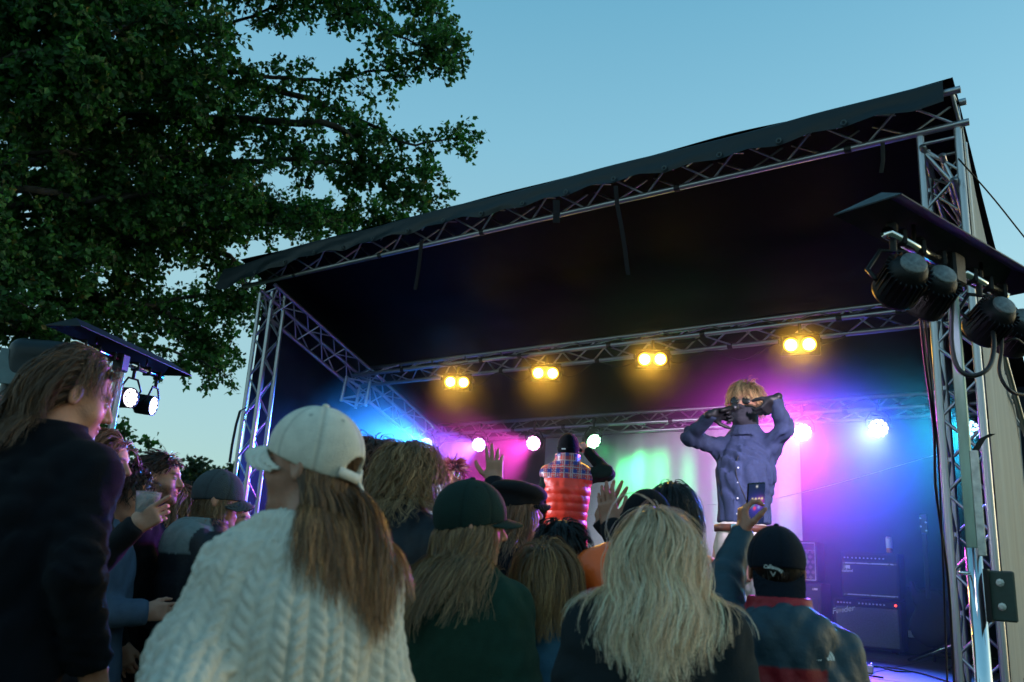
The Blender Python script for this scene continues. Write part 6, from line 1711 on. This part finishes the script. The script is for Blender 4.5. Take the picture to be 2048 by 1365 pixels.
# straps hanging from the roof edge and tower
def strap(pts, w, label):
    pts = np.array(pts); wv = RC[:, 0]
    P = np.stack([pts - wv * w / 2, pts + wv * w / 2, pts + wv * w / 2 + np.array([0, 0.004, 0]), pts - wv * w / 2 + np.array([0, 0.004, 0]), pts - wv * w / 2], 1)
    o = MB().grid(P).build('hanging_strap', M['strap'], None, True, loc=pts[0]); return tag(o, label, 'strap')
strap(cp((1231, 372, 7.35), (1234, 410, 7.35), (1242, 450, 7.36), (1250, 500, 7.38), (1256, 550, 7.4)), 0.035, 'long black strap hanging from the middle of the front roof truss')
strap(cp((843, 480, 8.9), (840, 510, 8.9), (836, 545, 8.9), (830, 580, 8.9)), 0.035, 'short black strap hanging from the left part of the front roof truss')
strap(cp((1112, 400, 7.7), (1113, 425, 7.7), (1112, 446, 7.7)), 0.06, 'stub of black strap wrapped round the front roof truss')
strap(cp((1765, 285, 6.6), (1766, 320, 6.6), (1762, 346, 6.6)), 0.03, 'small strap end dangling near the right end of the front truss')
strap(cp((494, 815, 10.0), (480, 822, 10.0), (472, 850, 10.0), (464, 890, 10.0), (459, 925, 10.0)), 0.028, 'black strap tied to the left truss tower and hanging free')
strap(cp((1985, 868, 6.05), (1965, 878, 6.02), (1952, 900, 6.0), (1945, 915, 6.0)), 0.04, 'black strap tying the pale side tarp to the right tower')
# snare drum glinting at the back
c = at_y(1207, 1112, 8.4)
sd = empty('snare_drum', (c[0], c[1], DECK), 'small drum with shiny blue shell on its stand behind the crowd', 'drum')
hz_ = c[2] - DECK
MB().lathe([(0.0, -0.07), (0.15, -0.07), (0.15, 0.07)], 24, mat4(np.eye(3), (0, 0, hz_))).build('shell', pmat('blue_sparkle', (0.10, 0.25, 0.5), 0.2, 0.9, 0.6, 90), sd, True)
for z in (-0.07, 0.07): MB().lathe([(0.15, -0.01), (0.158, -0.01), (0.158, 0.01), (0.148, 0.012)], 24, mat4(np.eye(3), (0, 0, hz_ + z))).build('hoop', M['chrome'], sd, True)
MB().lathe([(0.148, 0.072), (0.0, 0.074)], 24, mat4(np.eye(3), (0, 0, hz_))).build('drum_head', M['print'], sd, True)
MB().cyl((0, 0, 0.1), (0, 0, hz_ - 0.07), 0.014).build('pole', M['chrome'], sd, True)
for k in range(3): MB().cyl((0, 0, 0.25), (0.25 * math.cos(k * 2.1), 0.25 * math.sin(k * 2.1), 0.012), 0.011).build('leg', M['chrome'], sd, True)
# loudspeaker under a rain cover on its pole, left
c = at_d(92, 772, 7.8)
sp = empty('covered_loudspeaker', (c[0], c[1], 0), 'loudspeaker on a pole wrapped in a dark rain cover at the left', 'loudspeaker')
Wv = Waves(77, 8, 6, 18)
Rs = rotz(0.9)
def fsp(P):
    q = P - np.array([0, 0, c[2]])
    d = rbox(q, (0, 0, 0), (0.27, 0.27, 0.33), 0.10, Rs)
    return d + 0.022 * Wv(P)
V, Q = mesh_sdf(fsp, (-0.5, -0.5, c[2] - 0.5), (0.5, 0.5, c[2] + 0.5), 0.025); obj('rain_cover', mesh_np('rain_cover', V, Q, M['tarp'], True), sp)
fl = MB().box(np.array([0.12, -0.26, c[2] + 0.08]), (0.36, 0.01, 0.30), rotz(0.9) @ rotx(-0.25), 0.004); fl.build('cover_flap', pmat('grey_green_flap', (0.10, 0.14, 0.14), 0.6, 0, 0.2, 12, 0.3, 20), sp)
MB().cyl((0, 0, 0.0), (0, 0, c[2] - 0.3), 0.022).build('pole', M['black'], sp, True)
for k in range(3): MB().cyl((0, 0, 0.7), (0.55 * math.cos(k * 2.1), 0.55 * math.sin(k * 2.1), 0.02), 0.016).build('leg', M['black'], sp, True)

# ================================================================== TREES
def leafmat():
    m, nt, b = nodes('leaf')
    N, L = nt.nodes, nt.links
    a = N.new('ShaderNodeAttribute'); a.attribute_name = 'Col'
    L.new(a.outputs['Color'], b.inputs['Base Color']); b.inputs['Roughness'].default_value = 0.55; b.inputs['Specular IOR Level'].default_value = 0.35
    tr = N.new('ShaderNodeBsdfTranslucent'); 
    mu = N.new('ShaderNodeMix'); mu.data_type = 'RGBA'; mu.blend_type = 'MULTIPLY'; mu.inputs[0].default_value = 1.0; mu.inputs[7].default_value = (0.9, 1.3, 0.4, 1)
    L.new(a.outputs['Color'], mu.inputs[6]); L.new(mu.outputs[2], tr.inputs[0])
    mx = N.new('ShaderNodeMixShader'); mx.inputs[0].default_value = 0.4
    L.new(b.outputs[0], mx.inputs[1]); L.new(tr.outputs[0], mx.inputs[2]); L.new(mx.outputs[0], N['Material Output'].inputs[0])
    return m
M['leaf'] = leafmat()
M['bark'] = pmat('bark', (0.035, 0.032, 0.026), 0.9, 0, 0.5, 9, 0.9, 30, stretch=(1, 1, 0.3))
def leaves(P, size, r, colr=(0.030, 0.060, 0.018), var=0.45, droop=0.5):
    n = len(P)
    ax = r.normal(size=(n, 3)); ax[:, 2] -= droop; ax /= np.linalg.norm(ax, axis=1)[:, None]
    sd_ = np.cross(ax, r.normal(size=(n, 3))); sd_ /= np.linalg.norm(sd_, axis=1)[:, None]
    nn = np.cross(ax, sd_)
    s = size * r.uniform(0.65, 1.25, n)
    shp = np.array([[0, 0, 0], [-0.40, 0.38, 0.08], [0, 1.0, -0.05], [0.40, 0.38, 0.08]])
    V = P[:, None] + s[:, None, None] * (sd_[:, None] * shp[None, :, 0, None] + ax[:, None] * shp[None, :, 1, None] + nn[:, None] * shp[None, :, 2, None])
    i = np.arange(n)[:, None] * 4
    F = np.concatenate([i + np.array([[0, 1, 2]]), i + np.array([[0, 2, 3]])])
    c = np.array(colr)[None] * np.clip(1 + var * r.normal(size=(n, 1)), 0.3, 2.2) * np.array([1, 1, 1])[None]
    yl = r.random(n) < 0.012
    c[yl] = (0.20, 0.17, 0.05)
    return V.reshape(-1, 3), F, np.repeat(c, 4, 0)
def smooth_line(pts, n, r, jit):
    pts = np.array(pts, float); t = np.linspace(0, len(pts) - 1, n); out = []
    for u in t:
        i = min(int(u), len(pts) - 2); f = u - i
        p0, p1, p2, p3 = pts[max(i - 1, 0)], pts[i], pts[i + 1], pts[min(i + 2, len(pts) - 1)]
        out.append(0.5 * ((2 * p1) + (-p0 + p2) * f + (2 * p0 - 5 * p1 + 4 * p2 - p3) * f ** 2 + (-p0 + 3 * p1 - 3 * p2 + p3) * f ** 3))
    return np.array(out) + r.normal(size=(n, 3)) * jit
tr_ = np.random.default_rng(21)
TB = at_d(-420, 900, 14.5); TB[2] = 0
tree = empty('poplar_tree', TB, 'big leafy poplar tree filling the upper left', 'tree')
trunk_pts = np.array([TB + np.array([0.25 * math.sin(z * 0.5), 0.2 * math.cos(z * 0.4), z]) for z in np.linspace(-0.1, 13, 16)])
MB().tube(trunk_pts, np.linspace(0.42, 0.10, 16), 12).build('trunk', M['bark'], tree, True, loc=None).location = -tree.location
LIMBS = [([(180, 140), (420, 62), (560, 10), (640, -60)], 13.2), ([(260, 140), (500, 145), (650, 160), (800, 130), (905, 105)], 13.0), ([(350, 150), (560, 180), (700, 232), (820, 285), (925, 272)], 13.4),
         ([(380, -60), (600, -10), (690, 15), (800, 75), (915, 105)], 12.8), ([(500, -90), (700, -40), (820, 0), (905, 40)], 13.6), ([(200, 310), (420, 325), (600, 320), (760, 330), (885, 345)], 13.2), ([(300, 230), (500, 250), (620, 300), (700, 400)], 13.8),
         ([(200, 480), (400, 455), (560, 450), (660, 445)], 13.0), ([(140, 570), (250, 612), (400, 590), (485, 600)], 13.4), ([(90, 660), (180, 690), (330, 700), (445, 745)], 13.1), ([(650, 250), (730, 330), (790, 385), (865, 400)], 13.2),
         ([(100, 800), (190, 850), (262, 890)], 13.4), ([(300, 610), (390, 690), (470, 700)], 13.6), ([(420, 500), (480, 560), (500, 620)], 13.3), ([(640, 420), (720, 440), (790, 430)], 14.2),
         ([(60, 20), (250, 40), (420, -10)], 12.4), ([(40, 380), (200, 400), (380, 380), (520, 370)], 12.5), ([(0, 520), (160, 500), (320, 540)], 14.0), ([(-60, 620), (60, 640), (170, 760)], 13.0), ([(0, 250), (160, 240), (300, 290)], 14.6)]
for k in range(58):
    x0, y0 = tr_.uniform(-230, 400), tr_.uniform(-140, 690)
    LIMBS.append(([(x0, y0), (x0 + tr_.uniform(80, 160), y0 + tr_.uniform(-40, 30)), (x0 + tr_.uniform(200, 320), y0 + tr_.uniform(-60, 60))], tr_.uniform(11.8, 16.5)))
tw = MB(); leafP = []
for li, (px, d) in enumerate(LIMBS):
    w = [at_d(x, y, d + 0.25 * math.sin(3 * i + li)) for i, (x, y) in enumerate(px)]
    h0 = min(12.0, max(2.2, w[0][2] - 0.8)); root_ = TB + np.array([0.25 * math.sin(h0 * 0.5), 0.2 * math.cos(h0 * 0.4), h0])
    line = smooth_line([root_, (root_ * 0.45 + w[0] * 0.55) + np.array([0, 0, 0.15])] + w, 34, tr_, 0.02)
    big = li < 20
    rr0 = (0.075 if big else 0.05) * tr_.uniform(0.7, 1.2)
    MB().tube(line, np.linspace(rr0, 0.008, 34), 6).build('limb', M['bark'], tree, True).location = -tree.location
    n0 = 10
    L = np.linalg.norm(np.diff(line, axis=0), axis=1).sum()
    ntw = int(L * (10.5 if big else 13.0))
    for k in range(ntw):
        u = tr_.uniform(0.22, 1.0) ** 0.85 * 33; i = min(int(u), 32); p = line[i] + (line[i + 1] - line[i]) * (u - i)
        ax = line[i + 1] - line[i]; ax /= np.linalg.norm(ax)
        dv = tr_.normal(size=3) * np.array([1, 1, 0.8]); dv -= ax * (dv @ ax); dv /= np.linalg.norm(dv); dv = dv + ax * 0.7 + np.array([0, 0, -0.12]); dv /= np.linalg.norm(dv)
        ln = tr_.uniform(0.30, 0.85) * (1.05 - 0.5 * u / 33)
        q = [p]
        for s in range(4):
            dv = dv + tr_.normal(size=3) * 0.18 + np.array([0, 0, -0.06]); dv /= np.linalg.norm(dv); q.append(q[-1] + dv * ln / 4)
        tw.tube(q, np.linspace(0.007, 0.002, 5), 3, False)
        q = np.array(q); nl = int(ln * 66)
        tt = np.sqrt(tr_.uniform(0.04, 1, nl)) * 4; ii = np.minimum(tt.astype(int), 3)
        leafP.append(q[ii] + (q[ii + 1] - q[ii]) * (tt - ii)[:, None] + tr_.normal(size=(nl, 3)) * 0.045)
tw.build('twigs', M['bark'], tree, True, kind='stuff').location = -tree.location
leafP = np.concatenate(leafP)
V, F, C = leaves(leafP, 0.084, tr_, (0.042, 0.125, 0.034))
o = obj('crown', mesh_np('crown', V - np.array(TB), F, M['leaf'], False, C), tree, None, kind='stuff')
def far_tree(px, py_top, d, wpx, label, seed):
    r = np.random.default_rng(seed)
    top = at_d(px, py_top, d); b = np.array([top[0], top[1], 0.0]); H = top[2]; W = wpx / FPX * d / 2
    t = empty('far_tree', b, label, 'tree', 'trees on the horizon')
    MB().cyl((0, 0, 0), (0, 0, H * 0.6), 0.3, 0.12, 8).build('trunk', M['bark'], t, True)
    n = 5200
    cl = r.normal(size=(46, 3)); cl /= np.linalg.norm(cl, axis=1)[:, None]; cl *= r.uniform(0.4, 1, (46, 1)) ** 0.5
    cl = cl * np.array([W * 0.8, W * 0.8, H * 0.36]) + np.array([0, 0, H * 0.60])
    P = cl[r.integers(0, 46, n)] + r.normal(size=(n, 3)) * np.array([W * 0.20, W * 0.20, H * 0.055])
    P[:, 2] = np.minimum(P[:, 2], H)
    V, F, C = leaves(P, 0.010 * d * 0.55, r, (0.022, 0.042, 0.018), 0.4, 0.1)
    obj('crown', mesh_np('crown', V, F, M['leaf'], False, C), t, None, kind='stuff')
far_tree(388, 916, 75, 78, 'rounded dark tree on the horizon right of the bearded man', 31)
far_tree(432, 938, 80, 70, 'low tree on the horizon above the grey cap', 32)
far_tree(352, 945, 85, 60, 'small tree on the horizon touching the bearded man', 33)
far_tree(470, 930, 78, 50, 'tree on the horizon just left of the truss tower', 34)
far_tree(2052, 985, 90, 70, 'tree on the horizon beyond the pale side tarp', 35)
# dark site fence beyond the crowd, left
f0, f1 = at_d(330, 958, 16), at_d(520, 962, 16)
fe = empty('site_fence', (*((f0 + f1) / 2)[:2], 0), 'dark site fence of boards behind the crowd at the left', 'fence')
u_ = (f1 - f0); u_[2] = 0; ln = np.linalg.norm(u_); u_ /= ln; hF = f0[2]
nbd = 14
bm_ = MB().box((0, 0, hF / 2), (ln / nbd - 0.012, 0.03, hF), bev=0.005).mesh('board', M['tarp'])
for k in range(nbd):
    o = obj('board', bm_, fe); o.location = Vector(f0 + u_ * (k + 0.5) * ln / nbd) * 1.0 - fe.location; o.location.z = 0
    o.rotation_euler = (0, 0, math.atan2(u_[1], u_[0]))
